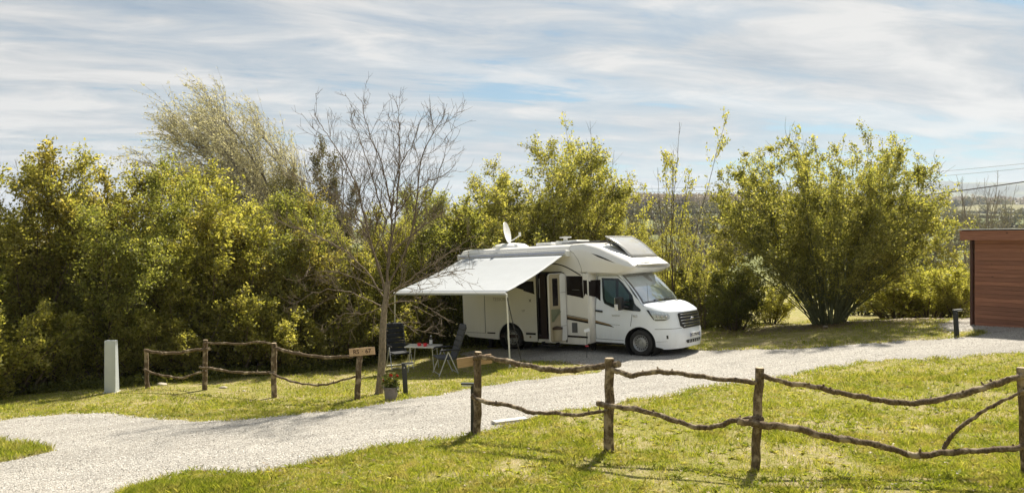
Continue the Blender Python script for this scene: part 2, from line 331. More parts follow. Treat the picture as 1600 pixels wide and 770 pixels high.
def quick(nv_per, V, name, m, parent=None, kind=None):
    """V: (n, nv_per, 3) array of separate little faces"""
    n = V.shape[0]; me = bpy.data.meshes.new(name)
    me.vertices.add(n*nv_per); me.vertices.foreach_set('co', V.reshape(-1).astype(np.float32))
    me.loops.add(n*nv_per); me.loops.foreach_set('vertex_index', np.arange(n*nv_per, dtype=np.int32))
    me.polygons.add(n); me.polygons.foreach_set('loop_start', np.arange(0, n*nv_per, nv_per, dtype=np.int32))
    me.update(calc_edges=True)
    if m is None: return me
    return link(name, me, m, parent, None, kind)
def sheet(poly, step, fn, flip=False, axes=(True, True)):
    """a polygon in 2D, cut into a net of the given step, then bent into 3D by fn"""
    b = bmesh.new(); vs = [b.verts.new((p[0], p[1], 0)) for p in poly]; b.faces.new(vs)
    xs = [p[0] for p in poly]; ys = [p[1] for p in poly]
    for ax, lo, hi in ((0, min(xs), max(xs)), (1, min(ys), max(ys))):
        if not axes[ax]: continue
        k = lo+step*.5
        while k < hi:
            co = [0, 0, 0]; no = [0, 0, 0]; co[ax] = k; no[ax] = 1
            bmesh.ops.bisect_plane(b, geom=b.verts[:]+b.edges[:]+b.faces[:], plane_co=co, plane_no=no); k += step
    bmesh.ops.triangulate(b, faces=[f for f in b.faces if len(f.verts) > 4])
    for v in b.verts: v.co = fn(v.co.x, v.co.y)
    if flip: bmesh.ops.reverse_faces(b, faces=b.faces)
    me = bpy.data.meshes.new('sheet'); b.to_mesh(me); b.free(); return me
def inpoly(x, y, poly):
    P = np.array(poly); ins = np.zeros(x.shape, bool); j = len(P)-1
    for i in range(len(P)):
        xi, yi = P[i]; xj, yj = P[j]
        c = ((yi > y) != (yj > y)) & (x < (xj-xi)*(y-yi)/((yj-yi) or 1e-9)+xi); ins ^= c; j = i
    return ins

# ================================================================== THE SETTING
def build_ground():
    ys = list(np.arange(-7, 30, .16))
    y = 30.0
    while y < 7200: ys.append(y); y *= 1.035
    ys = np.array(ys); a = np.linspace(-1.5, 1.5, 321)
    X = a[None, :]*(ys[:, None]+14); Y = np.repeat(ys[:, None], len(a), 1); Z = T(X, Y)
    n, k = X.shape; me = bpy.data.meshes.new('ground')
    me.vertices.add(n*k); me.vertices.foreach_set('co', np.stack([X, Y, Z], -1).reshape(-1).astype(np.float32))
    i = (np.arange(n-1)[:, None]*k+np.arange(k-1)[None, :]).reshape(-1)
    q = np.stack([i, i+1, i+k+1, i+k], 1).astype(np.int32)
    me.loops.add(q.size); me.loops.foreach_set('vertex_index', q.reshape(-1)); me.polygons.add(len(q))
    me.polygons.foreach_set('loop_start', np.arange(0, q.size, 4, dtype=np.int32)); me.update(calc_edges=True)
    link('ground', me, M['ground'], None, 180, 'structure')
build_ground()
# outline of the drive, read off the photograph and laid on the ground
UP = [(-260, 672), (-60, 661), (0, 656), (60, 650), (130, 645), (185, 646), (240, 655), (300, 658), (350, 658), (400, 654), (450, 650), (500, 644), (560, 637), (600, 630), (680, 618), (740, 607), (800, 597), (860, 589),
      (905, 585), (938, 581), (925, 572), (890, 567), (840, 566), (780, 565), (735, 560), (715, 552), (760, 545), (860, 540), (1000, 541), (1103, 548), (1200, 545), (1300, 541), (1400, 533), (1480, 529), (1520, 526), (1542, 522),
      (1528, 517), (1490, 518), (1462, 514), (1475, 503), (1512, 496), (1560, 497), (1680, 500), (1800, 505)]
LOW = [(1800, 566), (1700, 556), (1600, 551), (1563, 551), (1520, 558), (1450, 562), (1398, 561), (1345, 567), (1275, 578), (1233, 588), (1169, 597), (1131, 601), (1075, 611), (1044, 619), (981, 627), (903, 639), (847, 648), (822, 656),
       (770, 670), (720, 681), (640, 692), (560, 706), (500, 716), (450, 728), (380, 741), (340, 735), (300, 735), (250, 746), (200, 764), (150, 790), (60, 860), (-260, 980)]
def lay(px):
    pts = [at(*q) for q in px]; o = []
    for i, p in enumerate(pts):
        q = pts[(i+1) % len(pts)]; n = max(1, int((q-p).length/.16))
        for k in range(n):
            s_ = p.lerp(q, k/n); o.append((s_.x+.12*(float(vnoise(s_.x*3.1, s_.y*3.1, 9))-.5)*2*.55, s_.y+.12*(float(vnoise(s_.x*3.3+40, s_.y*3.3, 10))-.5)*2))
    return o
ROAD = lay(UP+LOW)
ISLE = lay([(-120, 688), (-40, 689), (0, 691), (40, 695), (85, 702), (80, 708), (40, 716), (0, 724), (-60, 736), (-140, 745)])
def draped(poly, step, hi, lo):
    me = sheet(poly, step, lambda x, y: (x, y, gz(x, y)+hi)); b = bmesh.new(); b.from_mesh(me)
    for v in b.verts:
        if v.is_boundary: v.co.z -= hi-lo
    b.to_mesh(me); b.free(); return me
me = draped(ROAD, .30, .016, .003)
link('gravel_drive', me, M['gravel'], None, 180, 'structure')
me = draped(ISLE, .2, .045, .012)
link('grass_island', me, M['ground'], None, 180, 'structure')

rs = np.random.RandomState(11)
def scatter(n, y0, y1, amax=.78):
    y = y0+(y1-y0)*rs.rand(n); a = (rs.rand(n)*2-1)*amax; return a*y, y, a
def on_road(x, y): return inpoly(x, y, ROAD) & ~inpoly(x, y, ISLE)
def chips():
    Xs, Ys = [], []
    for n, y0, y1 in ((60000, 7.6, 11.5), (42000, 11.5, 16), (30000, 16, 22)):
        x, y, a = scatter(n, y0, y1); k = on_road(x, y); Xs.append(x[k]); Ys.append(y[k])
    x = np.concatenate(Xs); y = np.concatenate(Ys)
    ex = np.array(ROAD); i = rs.randint(0, len(ex), 2600); e = ex[i]+rs.normal(0, .10, (2600, 2))    # strays along the verge
    x = np.concatenate([x, e[:, 0]]); y = np.concatenate([y, e[:, 1]]); n = len(x)
    s = (.005+.010*rs.rand(n)**2)*(1+.035*(y-8)); z = T(x, y)+.024
    base = np.array([[1, 0, 0], [-.3, .9, 0], [-.8, -.5, 0], [.1, .1, .75]])
    ang = rs.rand(n)*6.283; j = 1+.5*(rs.rand(n, 4, 3)-.5)
    P = base[None]*j*s[:, None, None]
    c, sn = np.cos(ang)[:, None], np.sin(ang)[:, None]
    X = P[:, :, 0]*c-P[:, :, 1]*sn+x[:, None]; Y = P[:, :, 0]*sn+P[:, :, 1]*c+y[:, None]; Z = P[:, :, 2]*1.0+z[:, None]-.002
    V = np.stack([X, Y, Z], -1)
    me = bpy.data.meshes.new('gravel_stones'); me.vertices.add(n*4); me.vertices.foreach_set('co', V.reshape(-1).astype(np.float32))
    b = np.arange(n)[:, None]*4; tri = np.stack([b+np.array([[0, 1, 3]]), b+np.array([[1, 2, 3]]), b+np.array([[2, 0, 3]])], 1).astype(np.int32)
    me.loops.add(n*9); me.loops.foreach_set('vertex_index', tri.reshape(-1)); me.polygons.add(n*3)
    me.polygons.foreach_set('loop_start', np.arange(0, n*9, 3, dtype=np.int32)); me.update(calc_edges=True)
    o = link('gravel_stones', me, M['stones'], None, None, 'stuff'); tag(o, 'loose pale limestone chips strewn over the gravel drive', 'gravel')
chips()
def tufts(x, y, h, wd, lean=.45):
    n = len(x); z = T(x, y)-.004; a = rs.rand(n)*6.283; la = rs.rand(n)*6.283; L = h*lean*(.3+rs.rand(n))
    dx, dy = np.cos(a)*wd/2, np.sin(a)*wd/2; lx, ly = np.cos(la)*L, np.sin(la)*L
    V = np.zeros((n, 5, 3)); V[:, 0] = np.stack([x-dx, y-dy, z], -1); V[:, 1] = np.stack([x+dx, y+dy, z], -1)
    V[:, 2] = np.stack([x+dx*.8+lx*.35, y+dy*.8+ly*.35, z+h*.6], -1); V[:, 3] = np.stack([x+lx, y+ly, z+h], -1); V[:, 4] = np.stack([x-dx*.8+lx*.35, y-dy*.8+ly*.35, z+h*.6], -1)
    return V
def grass():
    Vs = []
    for n, y0, y1, wd, hh in ((250000, 7.5, 10.5, .0065, 1.0), (140000, 10.5, 14.5, .0095, 1.0), (95000, 14.5, 20, .013, 1.05), (45000, 20, 27, .02, 1.2)):
        x, y, a = scatter(n, y0, y1, .80)
        cl = vnoise(x*1.3, y*1.3, 21)*.5+vnoise(x*4.1, y*4.1, 22)*.5        # clumps
        bare = vnoise(x*.55+7, y*.55, 23)*.55+vnoise(x*2.2, y*2.2, 24)*.45
        keep = (~on_road(x, y)) & (rs.rand(n) < np.clip((.70-bare)*5.5, .10, 1))
        x, y, cl = x[keep], y[keep], cl[keep]
        h = (.016+.026*rs.rand(len(x))+.085*np.clip(cl-.54, 0, 1)*4*rs.rand(len(x)))*hh
        Vs.append(tufts(x, y, h, wd*(.7+.6*rs.rand(len(x))), .9))
    # taller seeding clumps
    cx, cy, _ = scatter(900, 7.6, 15, .78)
    for i in range(len(cx)):
        m = rs.randint(14, 46); r = .05+.09*rs.rand(); x = cx[i]+rs.normal(0, r, m); y = cy[i]+rs.normal(0, r, m)
        k = ~on_road(x, y); x, y = x[k], y[k]
        if len(x): Vs.append(tufts(x, y, (.035+.075*rs.rand(len(x))**1.5), .009*(.7+.6*rs.rand(len(x))), .6))
    # broad-leaved weeds: flat rosettes
    cx, cy, _ = scatter(2600, 7.6, 16, .78); k = ~on_road(cx, cy); cx, cy = cx[k], cy[k]
    for i in range(len(cx)):
        m = rs.randint(6, 13); Vs.append(tufts(np.full(m, cx[i])+rs.normal(0, .008, m), np.full(m, cy[i])+rs.normal(0, .008, m), .025+.03*rs.rand(m), .020+.012*rs.rand(m), 2.2))
    # ragged edge of the drive, long grass by the lower left bank and on the island
    ed = np.array(ROAD); i = rs.randint(0, len(ed), 16000); e = ed[i]+rs.normal(0, .07, (16000, 2)); k = (e[:, 1] > 7.2) & (vnoise(e[:, 0]*1.7, e[:, 1]*1.7, 31) > .42)
    e = e[k]; Vs.append(tufts(e[:, 0], e[:, 1], .03+.05*rs.rand(len(e)), .009*(1+.05*(e[:, 1]-8)), .8))
    A, B = at(205, 770), at(395, 752)
    t = rs.rand(9000); x = A.x+(B.x-A.x)*t+rs.normal(0, .12, 9000); y = A.y+(B.y-A.y)*t-.12+rs.normal(0, .16, 9000)
    k = ~on_road(x, y); Vs.append(tufts(x[k], y[k], .05+.08*rs.rand(k.sum()), .007, .7))
    P = np.array(ISLE); x = P[:, 0].min()+(P[:, 0].max()-P[:, 0].min())*rs.rand(14000); y = P[:, 1].min()+(P[:, 1].max()-P[:, 1].min())*rs.rand(14000)
    k = inpoly(x, y, ISLE); x, y = x[k], y[k]; V = tufts(x, y, .05+.08*rs.rand(len(x)), .008, .7); V[:, :, 2] += .03; Vs.append(V)
    o = quick(5, np.concatenate(Vs), 'grass', M['grass'], None, 'stuff'); tag(o, 'short yellow-green grass with taller tufts on both sides of the drive', 'grass')
grass()
def litter():
    n = 5000; x, y, _ = scatter(n, 7.5, 24, .8); k = (~on_road(x, y)); x, y = x[k], y[k]; n = len(x)
    e = np.array(ROAD)[rs.randint(0, len(ROAD), 2600)]+rs.normal(0, .16, (2600, 2)); ub = np.array([10.4, 24.2])+rs.normal(0, 1, (5200, 2))*[2.2, .75]; x = np.concatenate([x, e[:, 0], ub[:, 0]]); y = np.concatenate([y, e[:, 1], ub[:, 1]]); n = len(x)
    s = (.006+.014*rs.rand(n))*np.where(y > 18, 2.2, 1); a = rs.rand(n)*6.283; z = T(x, y)+.028; V = np.zeros((n, 3, 3))
    for j in range(3): V[:, j] = np.stack([x+s*np.cos(a+j*2.1)*(1+.6*rs.rand(n)), y+s*np.sin(a+j*2.1), z+.016*rs.rand(n)], -1)
    o = quick(3, V, 'leaf_litter', M['litter'], None, 'stuff'); tag(o, 'dry brown leaf bits and soil crumbs lying in the grass', 'litter')
litter()

# ================================================================== FENCES
def smooth_path(pts, n=6):
    pts = [Vector(q) for q in pts]; o = []
    for i in range(len(pts)-1):
        p0 = pts[max(i-1, 0)]; p1 = pts[i]; p2 = pts[i+1]; p3 = pts[min(i+2, len(pts)-1)]
        for k in range(n):
            t = k/n; o.append(.5*((2*p1)+(p2-p0)*t+(2*p0-5*p1+4*p2-p3)*t*t+(3*p1-p0-3*p2+p3)*t**3))
    o.append(pts[-1]); return o
def rail(parent, pxs, dA, dB, r0, r1, seed, off=0.0, knots=4):
    rg = random.Random(seed); n = len(pxs); L = [0]
    for i in range(1, n): L.append(L[-1]+math.hypot(pxs[i][0]-pxs[i-1][0], pxs[i][1]-pxs[i-1][1]))
    pts = [atd(q[0], q[1], dA+(dB-dA)*L[i]/L[-1]+off) for i, q in enumerate(pxs)]
    path = smooth_path(pts, 16); m = len(path); ph = rg.uniform(0, 6)
    path = [p+Vector((0, 0, .005*math.sin(i*.5+ph)))+Vector([rg.gauss(0, .0022) for _ in range(3)]) for i, p in enumerate(path)]
    rad = [(r0+(r1-r0)*i/(m-1))*.95*(1+.07*math.sin(i*.31+ph)+rg.uniform(-.05, .06)) for i in range(m)]
    b = MB().tube(path, rad, 10)
    b.v = [(x+rg.gauss(0, .0018), y+rg.gauss(0, .0018), z+rg.gauss(0, .0022)) for x, y, z in b.v]
    for _ in range(knots):                                  # stubs where side twigs were cut
        i = rg.randrange(2, m-2); a = rg.uniform(0, 6.28); d = Vector((rg.uniform(-.3, .3), math.cos(a)*.5, abs(math.sin(a)))).normalized()
        b.tube([path[i], path[i]+d*(rad[i]+rg.uniform(.012, .04))], [rad[i]*.6, rad[i]*.3], 6)
    return b.obj('rail', M['pole'], parent, 0, 50)
def post(parent, top, base, d, r, seed):
    rg = random.Random(seed); B = at(*base); d = B.y; t = atd(top[0], top[1], d)
    n = 9; pts = []; rr = []
    for i in range(n):
        f = i/(n-1); p = Vector((B.x, B.y, B.z-.25)).lerp(t, f); k = 1 if 0 < i < n-1 else 0
        pts.append(p+Vector((rg.gauss(0, .005)*k, rg.gauss(0, .005)*k, 0))); rr.append(r*(1.06-.10*f)*(1+rg.uniform(-.05, .05)))
    o = MB().tube(pts, rr, 12).obj('post', M['pole'], parent, 0, 50)
    ax = (pts[-1]-pts[-2]).normalized()
    MB().tube([pts[-1]-ax*.006, pts[-1]+ax*.008], [rr[-1]*.97, rr[-1]*.9], 12).obj('cut_end', M['polecut'], o, 0, 30)
    return d
fr_ = thing('rustic_fence', 'rustic two-rail fence of crooked bark-covered branches crossing the grass in the foreground', 'fence', (0, 0, 0))
d1 = post(fr_, (747, 550), (745, 677), 0, .060, 1); d2 = post(fr_, (952, 560), (951, 705), 0, .064, 2)
d3 = post(fr_, (1187, 575), (1178, 733), 0, .052, 3); d4 = post(fr_, (1598, 575), (1606, 738), 0, .062, 4)
rail(fr_, [(740, 559), (757, 558), (785, 563), (830, 572), (870, 578), (900, 577), (945, 571), (967, 569)], d1, d2, .034, .046, 11, -.07)
rail(fr_, [(955, 576), (985, 586), (1020, 581), (1060, 583), (1110, 590), (1183, 597)], d2, d3, .036, .028, 12, -.05)
rail(fr_, [(1190, 586), (1230, 598), (1270, 603), (1310, 613), (1350, 620), (1390, 627), (1430, 629), (1480, 621), (1530, 608), (1560, 598), (1600, 586)], d3, d4, .030, .038, 13, -.05, 8)
rail(fr_, [(737, 619), (755, 627), (800, 634), (830, 644), (870, 645), (895, 648), (948, 642)], d1, d2, .036, .022, 14, -.09, 6)
rail(fr_, [(932, 630), (960, 635), (1000, 640), (1050, 655), (1090, 667), (1120, 665), (1150, 656), (1192, 653)], d2, d3, .036, .030, 15, -.08)
rail(fr_, [(1153, 657), (1190, 663), (1240, 668), (1290, 681), (1330, 687), (1380, 697), (1430, 711), (1470, 707), (1520, 704), (1590, 699), (1625, 684)], d3, d4, .044, .032, 16, -.10, 5)
rail(fr_, [(1473, 707), (1480, 690), (1500, 668), (1540, 640), (1575, 622), (1610, 606)], d3-.32*(d3-d4)-.02, d4, .026, .017, 17, -.10, 0)
fl_ = thing('rustic_fence', 'low crooked-branch fence with four posts on the lawn before the dark hedge', 'fence', (0, 0, 0))
e1 = post(fl_, (228, 546), (231, 607), 0, .050, 5); e2 = post(fl_, (321, 531), (320, 609), 0, .055, 6)
e3 = post(fl_, (428, 536), (428, 621), 0, .060, 7); e4 = post(fl_, (562, 551), (557, 624), 0, .060, 8)
rail(fl_, [(226, 547), (250, 551), (280, 551), (300, 547), (328, 545)], e1, e2, .040, .036, 21, -.06, 2)
rail(fl_, [(318, 536), (350, 536), (380, 537), (405, 534), (432, 539)], e2, e3, .024, .026, 22, -.06, 2)
rail(fl_, [(430, 543), (450, 549), (470, 553), (510, 558), (552, 556)], e3, e4, .036, .034, 23, -.06, 5)
rail(fl_, [(224, 576), (240, 583), (265, 588), (285, 590), (300, 585), (322, 579)], e1, e2, .030, .024, 24, -.07, 2)
rail(fl_, [(312, 573), (335, 576), (365, 581), (395, 582), (430, 582)], e2, e3, .030, .030, 25, -.07, 2)
rail(fl_, [(422, 582), (440, 590), (462, 597), (490, 601), (512, 600), (530, 595), (556, 588)], e3, e4, .026, .020, 26, -.07, 6)

def text_mesh(txt, size, depth=.002, bold=0.0):
    cu = bpy.data.curves.new('lettering', 'FONT'); cu.body = txt; cu.size = size; cu.extrude = depth; cu.align_x = 'CENTER'; cu.align_y = 'CENTER'; cu.offset = bold
    o = bpy.data.objects.new('lettering', cu); COL.objects.link(o); dg = bpy.context.evaluated_depsgraph_get()
    me = bpy.data.meshes.new_from_object(o.evaluated_get(dg)); COL.objects.unlink(o); bpy.data.objects.remove(o); return me
# sign boards
P4 = atd(567, 548, e4); sb = thing('sign_board', 'small light wooden board reading RS 67 on the end post of the lawn fence', 'sign', P4+Vector((0, -.085, 0)), R(-4))
sb.rotation_euler = (0, R(-5), R(-4))
MB().box((0, 0, 0), (.53, .025, .155)).obj('board', M['board'], sb, .004)
for s_, x_, sz in (('RS', -.12, .12), ('\u00b7', .01, .12), ('67', .13, .12)):
    o = link('lettering', text_mesh(s_, sz, .001, .002), M['burnt'], sb); o.location = (x_, -.0145, 0); o.rotation_euler = (R(90), 0, 0)
P1 = atd(741, 565, d1); sb = thing('sign_board', 'reddish wooden board seen from its plain side behind the near fence post', 'sign', P1+Vector((0, .085, 0)))
sb.rotation_euler = (0, R(-7), R(8))
MB().box((0, 0, 0), (.52, .025, .14)).obj('board', M['board'], sb, .004)

# ================================================================== small things on the ground
def bollard(px, py, rz, label, h=.70):
    p = at(px, py); o = thing('bollard_light', label, 'bollard light', p, rz, 'dark bollard lights along the drive')
    MB().box((0, 0, h/2-.05), (.10, .07, h+.1)).obj('post', M['satin'], o, .006)
    MB().box((.07, 0, h+.012), (.25, .09, .022)).obj('head', M['satin'], o, .004)
    MB().box((.10, 0, h-.012), (.16, .07, .022)).obj('lamp_lens', M['white'], o, .003)
    MB().lathe([(.0, .001), (.010, .001), (.010, .006), (.0, .006)], 10, (0, -.041, h-.07), 'Y').obj('screw', M['chrome'], o)
    MB().lathe([(.0, -.02), (.09, -.02), (.085, .012), (0, .014)], 16).obj('foot', M['satin'], o)
    return o
b1 = bollard(634, 619, R(8), 'dark bollard light beside the flower pot on the lawn edge', .68); b1.rotation_euler = (0, R(-3), R(8))
b2 = bollard(741, 676, R(176), 'dark bollard light close behind the near fence post on the gravel edge', .72)
b3 = bollard(1495, 525, R(10), 'dark bollard light by the corner of the red-brown cabin', .66); b3.rotation_euler = (0, R(-4), R(10))
p = at(173, 613); tw = thing('service_pillar', 'tall pale grey panel pillar standing on the lawn before the hedge', 'pillar', p, R(6))
MB().add([(-.125, -.05, 0), (.125, -.05, 0), (.125, .17, 0), (-.125, .17, 0), (-.122, -.05, 1.22), (.122, -.05, 1.22), (.122, .08, 1.22), (-.122, .08, 1.22)],
         [(0, 1, 5, 4), (1, 2, 6, 5), (2, 3, 7, 6), (3, 0, 4, 7), (4, 5, 6, 7), (0, 3, 2, 1)]).obj('casing', M['pillar'], tw, .004)
MB().box((0, .06, .0), (.30, .30, .03)).obj('plinth', M['slab'], tw, .008)
MB().box((0, -.053, .61), (.19, .006, 1.12)).obj('front_panel', M['pillar'], tw, .002)
# plank-like slab by the near fence
A = at(771, 664); B = at(822, 656); mid = (A+B)/2; an = math.atan2(B.y-A.y, B.x-A.x)
o = MB().box((0, 0, .02), ((B-A).length, .16, .07)).obj('kerb_slab', M['slab'], None, .006); o.location = mid; o.rotation_euler = (0, 0, an)
tag(o, 'pale flat slab lying between the gravel and the grass behind the near fence', 'slab')
def rock(px, py, sx, sy, sz, label, seed):
    b = bmesh.new(); bmesh.ops.create_icosphere(b, subdivisions=3, radius=1); rg = random.Random(seed)
    for v in b.verts:
        k = 1+.16*math.sin(v.co.x*3+seed)*math.cos(v.co.y*4)+rg.uniform(-.035, .035); v.co = Vector((v.co.x*sx*k, v.co.y*sy*k, v.co.z*sz*k))
    me = bpy.data.meshes.new('rock'); b.to_mesh(me); b.free(); o = link('stone', me, M['rock'], None, 50); o.location = at(px, py)+Vector((0, 0, sz*.4)); o.rotation_euler = (0, 0, rg.uniform(-.5, .5))
    tag(o, label, 'stone')
rock(349, 606, .11, .06, .035, 'flat pale stone lying on the lawn right of the second fence post', 1)
rock(381, 611, .05, .035, .02, 'small pale stone on the lawn between the second and third fence posts', 2)
rock(253, 602, .13, .09, .05, 'grey-brown stone at the hedge foot behind the first lawn fence panel', 3)
rock(1290, 512, .10, .06, .05, 'small white stone under the big round shrub', 4)
# flower pot
p = at(611, 625); fp = thing('flower_pot', 'grey-brown pot of red geraniums standing beside the bare tree trunk', 'flower pot', p)
MB().lathe([(0, 0), (.115, 0), (.145, .23), (.160, .235), (.162, .275), (.145, .275), (.14, .24), (0, .24)], 32).obj('pot', M['pot'], fp, 0, 35)
MB().lathe([(.0, .245), (.142, .243)], 24).obj('soil', M['soil'], fp)
rg = np.random.RandomState(5)
stm = MB(); tips = []
for i in range(26):
    a = rg.rand()*6.28; r = .16*rg.rand()**.6; h = .34+.16*rg.rand(); tp = Vector((math.cos(a)*r, math.sin(a)*r, h)); tips.append(tp)
    stm.tube([(tp.x*.4, tp.y*.4, .24), (tp.x*.8, tp.y*.8, .24+(h-.24)*.6), tp], [.004, .0035, .002], 5)
stm.obj('stem', M['greenstem'], fp)
n = 520; ti = rg.randint(0, 26, n); P = np.array([tuple(t) for t in tips])[ti]; P[:, 2] -= rg.rand(n)*.15; P += rg.normal(0, .028, (n, 3))
def leafquads(P, D, size, rg, asp=.55, fold=.25):
    n = len(P); D = D/np.maximum(np.linalg.norm(D, axis=1, keepdims=True), 1e-6)
    Rv = rg.normal(0, 1, (n, 3)); N = np.cross(D, Rv); N /= np.maximum(np.linalg.norm(N, axis=1, keepdims=True), 1e-6); W_ = np.cross(D, N)
    s = np.asarray(size).reshape(-1, 1)*np.ones((n, 1)); V = np.zeros((n, 4, 3))
    V[:, 0] = P; V[:, 1] = P+D*s*.5+W_*s*asp*.5+N*s*fold*.3; V[:, 2] = P+D*s; V[:, 3] = P+D*s*.5-W_*s*asp*.5+N*s*fold*.3
    return V
quick(4, leafquads(P, rg.normal(0, 1, (n, 3))+[0, 0, .2], .035+.03*rg.rand(n), rg, .9), 'leaves', M['potleaf'], fp)
for i, (x_, y_, z_) in enumerate(((-.12, -.08, .42), (.0, -.04, .51), (.11, .03, .48))):
    n = 45; d = rg.normal(0, 1, (n, 3)); d /= np.linalg.norm(d, axis=1, keepdims=True); q = np.array([x_, y_, z_])+d*.022*rg.rand(n, 1)
    quick(4, leafquads(q, d, .028, rg, .9), 'bloom', M['petal'], fp)

# ================================================================== CAMPING FURNITURE
def chair(name, label, loc, rz, fab):
    """origin between the feet, sitter faces +x"""
    o = thing(name, label, 'camping chair', loc, rz, 'reclining camping chairs at the small table')
    W2 = .31
    # padded back: six quilted sections as sub-parts of the backrest
    bx0, bz0, bx1, bz1 = -.20, .42, -.46, 1.24
    d = Vector((bx1-bx0, 0, bz1-bz0)); L = d.length; d.normalize(); nrm = Vector((d.z, 0, -d.x))
    back = MB(); rim = MB()
    rim.tube([(bx0, -.27, bz0), (bx1, -.27, bz1-.06), (bx1-.01, -.20, bz1), (bx1-.01, .20, bz1), (bx1, .27, bz1-.06), (bx0, .27, bz0)], .014, 8)
    br = rim.obj('back_frame', M['satin'], o)
    rot = Matrix((nrm, Vector((0, 1, 0)), d)).transposed()
    for k in range(6):
        c = Vector((bx0, 0, bz0))+d*(L*(k+.5)/6)
        MB().box(c, (.045, .52, L/6-.008), rot).obj('pad', M[fab], br, .016)
    st = MB().box((.03, 0, .44), (.50, .52, .045)).obj('seat', M[fab], o, .016)
    for s in (-1, 1):
        y = s*W2
        MB().tube([(.02, y, .60), (.26, y, 0.0)], .014, 8).obj('leg', M['alu'], o)
        MB().tube([(.02, y, .60), (-.26, y, 0.0)], .014, 8).obj('leg', M['alu'], o)
        MB().tube([(-.30, y, .64), (-.1, y, .655), (.16, y, .645), (.24, y, .63)], [.018, .022, .024, .018], 8).obj('armrest', M['black'], o)
        MB().tube([(.24, y*.93, .43), (-.22, y*.93, .40)], .012, 8).obj('seat_rail', M['satin'], o)
    for x in (.25, -.25): MB().tube([(x, -W2, .05), (x, W2, .05)], .012, 8).obj('crossbar', M['alu'], o)
    return o
pc = at(711, 585); chair('camping_chair', 'high-backed grey padded camping chair with silver legs right of the table, seen from the side', (pc.x-.24, pc.y+.10, gz(pc.x, pc.y)), R(200), 'grey')
pc = at(622, 577); chair('camping_chair', 'black high-backed camping chair left of the table behind the bare tree trunk', (pc.x, pc.y+.25, gz(pc.x, pc.y)), R(-62), 'darkfab')
tp = at(662, 578); tb = thing('camping_table', 'small pale folding camping table with thin metal legs under the awning', 'table', (tp.x, tp.y, tp.z), R(-8))
MB().box((0, 0, .66), (.92, .62, .028)).obj('tabletop', M['table'], tb, .006)
for sx in (-1, 1):
    for sy in (-1, 1): MB().tube([(sx*.30, sy*.25, .645), (sx*.36, sy*.27, -.02)], .013, 8).obj('leg', M['alu'], tb)
    MB().tube([(sx*.31, -.25, .58), (sx*.31, .25, .58)], .009, 6).obj('brace', M['alu'], tb)
def onT(x, y, z=.674): c, s = math.cos(R(-8)), math.sin(R(-8)); return (tp.x+x*c-y*s, tp.y+x*s+y*c, tp.z+z)
for x_, y_, lab, h in ((-.10, -.10, 'pink-red cup on the camping table, the left one', .075), (.08, -.16, 'pink-red cup nearest the bottle on the camping table', .085)):
    c = thing('cup', lab, 'cup', onT(x_, y_), 0, 'red cups on the camping table')
    MB().lathe([(0, 0), (.042, 0), (.056, h), (.051, h), (.038, .006), (0, .006)], 20).obj('cup_body', M['red'], c)
    MB().tube([(.050, 0, h*.85), (.085, 0, h*.75), (.080, 0, h*.35), (.045, 0, h*.2)], .007, 6).obj('handle', M['red'], c)
c = thing('bottle', 'clear bottle with white label on the camping table', 'bottle', onT(.17, .12))
MB().lathe([(0, 0), (.040, 0), (.043, .02), (.043, .15), (.016, .20), (.015, .24), (0, .24)], 20).obj('bottle_glass', M['bottle'], c)
MB().lathe([(.0445, .03), (.0445, .145)], 20).obj('bottle_label', M['label'], c)
MB().lathe([(0, .24), (.018, .24), (.018, .262), (0, .262)], 14).obj('cap', M['white'], c)
# ================================================================== MOTORHOME
YAW, PITCH = R(-40), R(-2.6)
Uv = Vector((math.cos(R(40))*math.cos(R(2.6)), -math.sin(R(40))*math.cos(R(2.6)), math.sin(R(2.6)))); Wv = Vector((math.sin(R(40)), math.cos(R(40)), 0)); Nv = Uv.cross(Wv)
VO = Vector((3.34, 19.58, 0.0))+Wv*1.22
van = thing('motorhome', 'white motorhome with open side door and extended awning parked on the gravel', 'motorhome', VO)
van.rotation_euler = Matrix((Uv, Wv, Nv)).transposed().to_euler()
def vpart(name, b, m, parent=van, bevel=0, smooth=35, solid=0): return b.obj(name, M[m], parent, bevel, smooth, None, solid)
HW, CW = 1.22, 1.08
def arch(cx, cz, r, a0, a1, n=16): return [(cx+r*math.cos(R(a0+(a1-a0)*i/n)), cz+r*math.sin(R(a0+(a1-a0)*i/n))) for i in range(n+1)]
def slab(poly, y0, y1, name, m, parent=van, bevel=0.0):
    b = MB(); n = len(poly); b.add([(x, y0, z) for x, z in poly]+[(x, y1, z) for x, z in poly], [tuple(range(n)), tuple(range(2*n-1, n-1, -1))]+[(i, (i+1) % n, n+(i+1) % n, n+i) for i in range(n)])
    return b.obj(name, M[m], parent, bevel, 35)
wall = [(-5.84, .55), (-5.80, .42), (-5.62, .31), (-4.50, .27)]+arch(-4.01, .34, .46, 188, -8)+[(-3.50, .26), (-3.10, .26), (-3.06, .36), (-3.05, 2.20), (-3.0, 2.27), (-2.92, 2.29), (-2.24, 2.28), (-2.16, 2.26), (-2.12, 2.19), (-2.12, .36), (-2.14, .25), (-1.50, .25), (-1.40, .32), (-1.38, 2.22), (-1.95, 2.32), (-1.95, 2.95), (-5.74, 2.95), (-5.84, 2.86)]
slab(wall, -HW, -HW+.035, 'side_wall', 'paint', van, .006)
wall2 = [(-5.84, .55), (-5.80, .42), (-5.62, .31), (-4.50, .27)]+arch(-4.01, .34, .46, 188, -8)+[(-3.50, .26), (-1.40, .32), (-1.38, 2.22), (-1.95, 2.32), (-1.95, 2.95), (-5.74, 2.95), (-5.84, 2.86)]
slab(wall2, HW-.035, HW, 'side_wall', 'paint', van, .006)
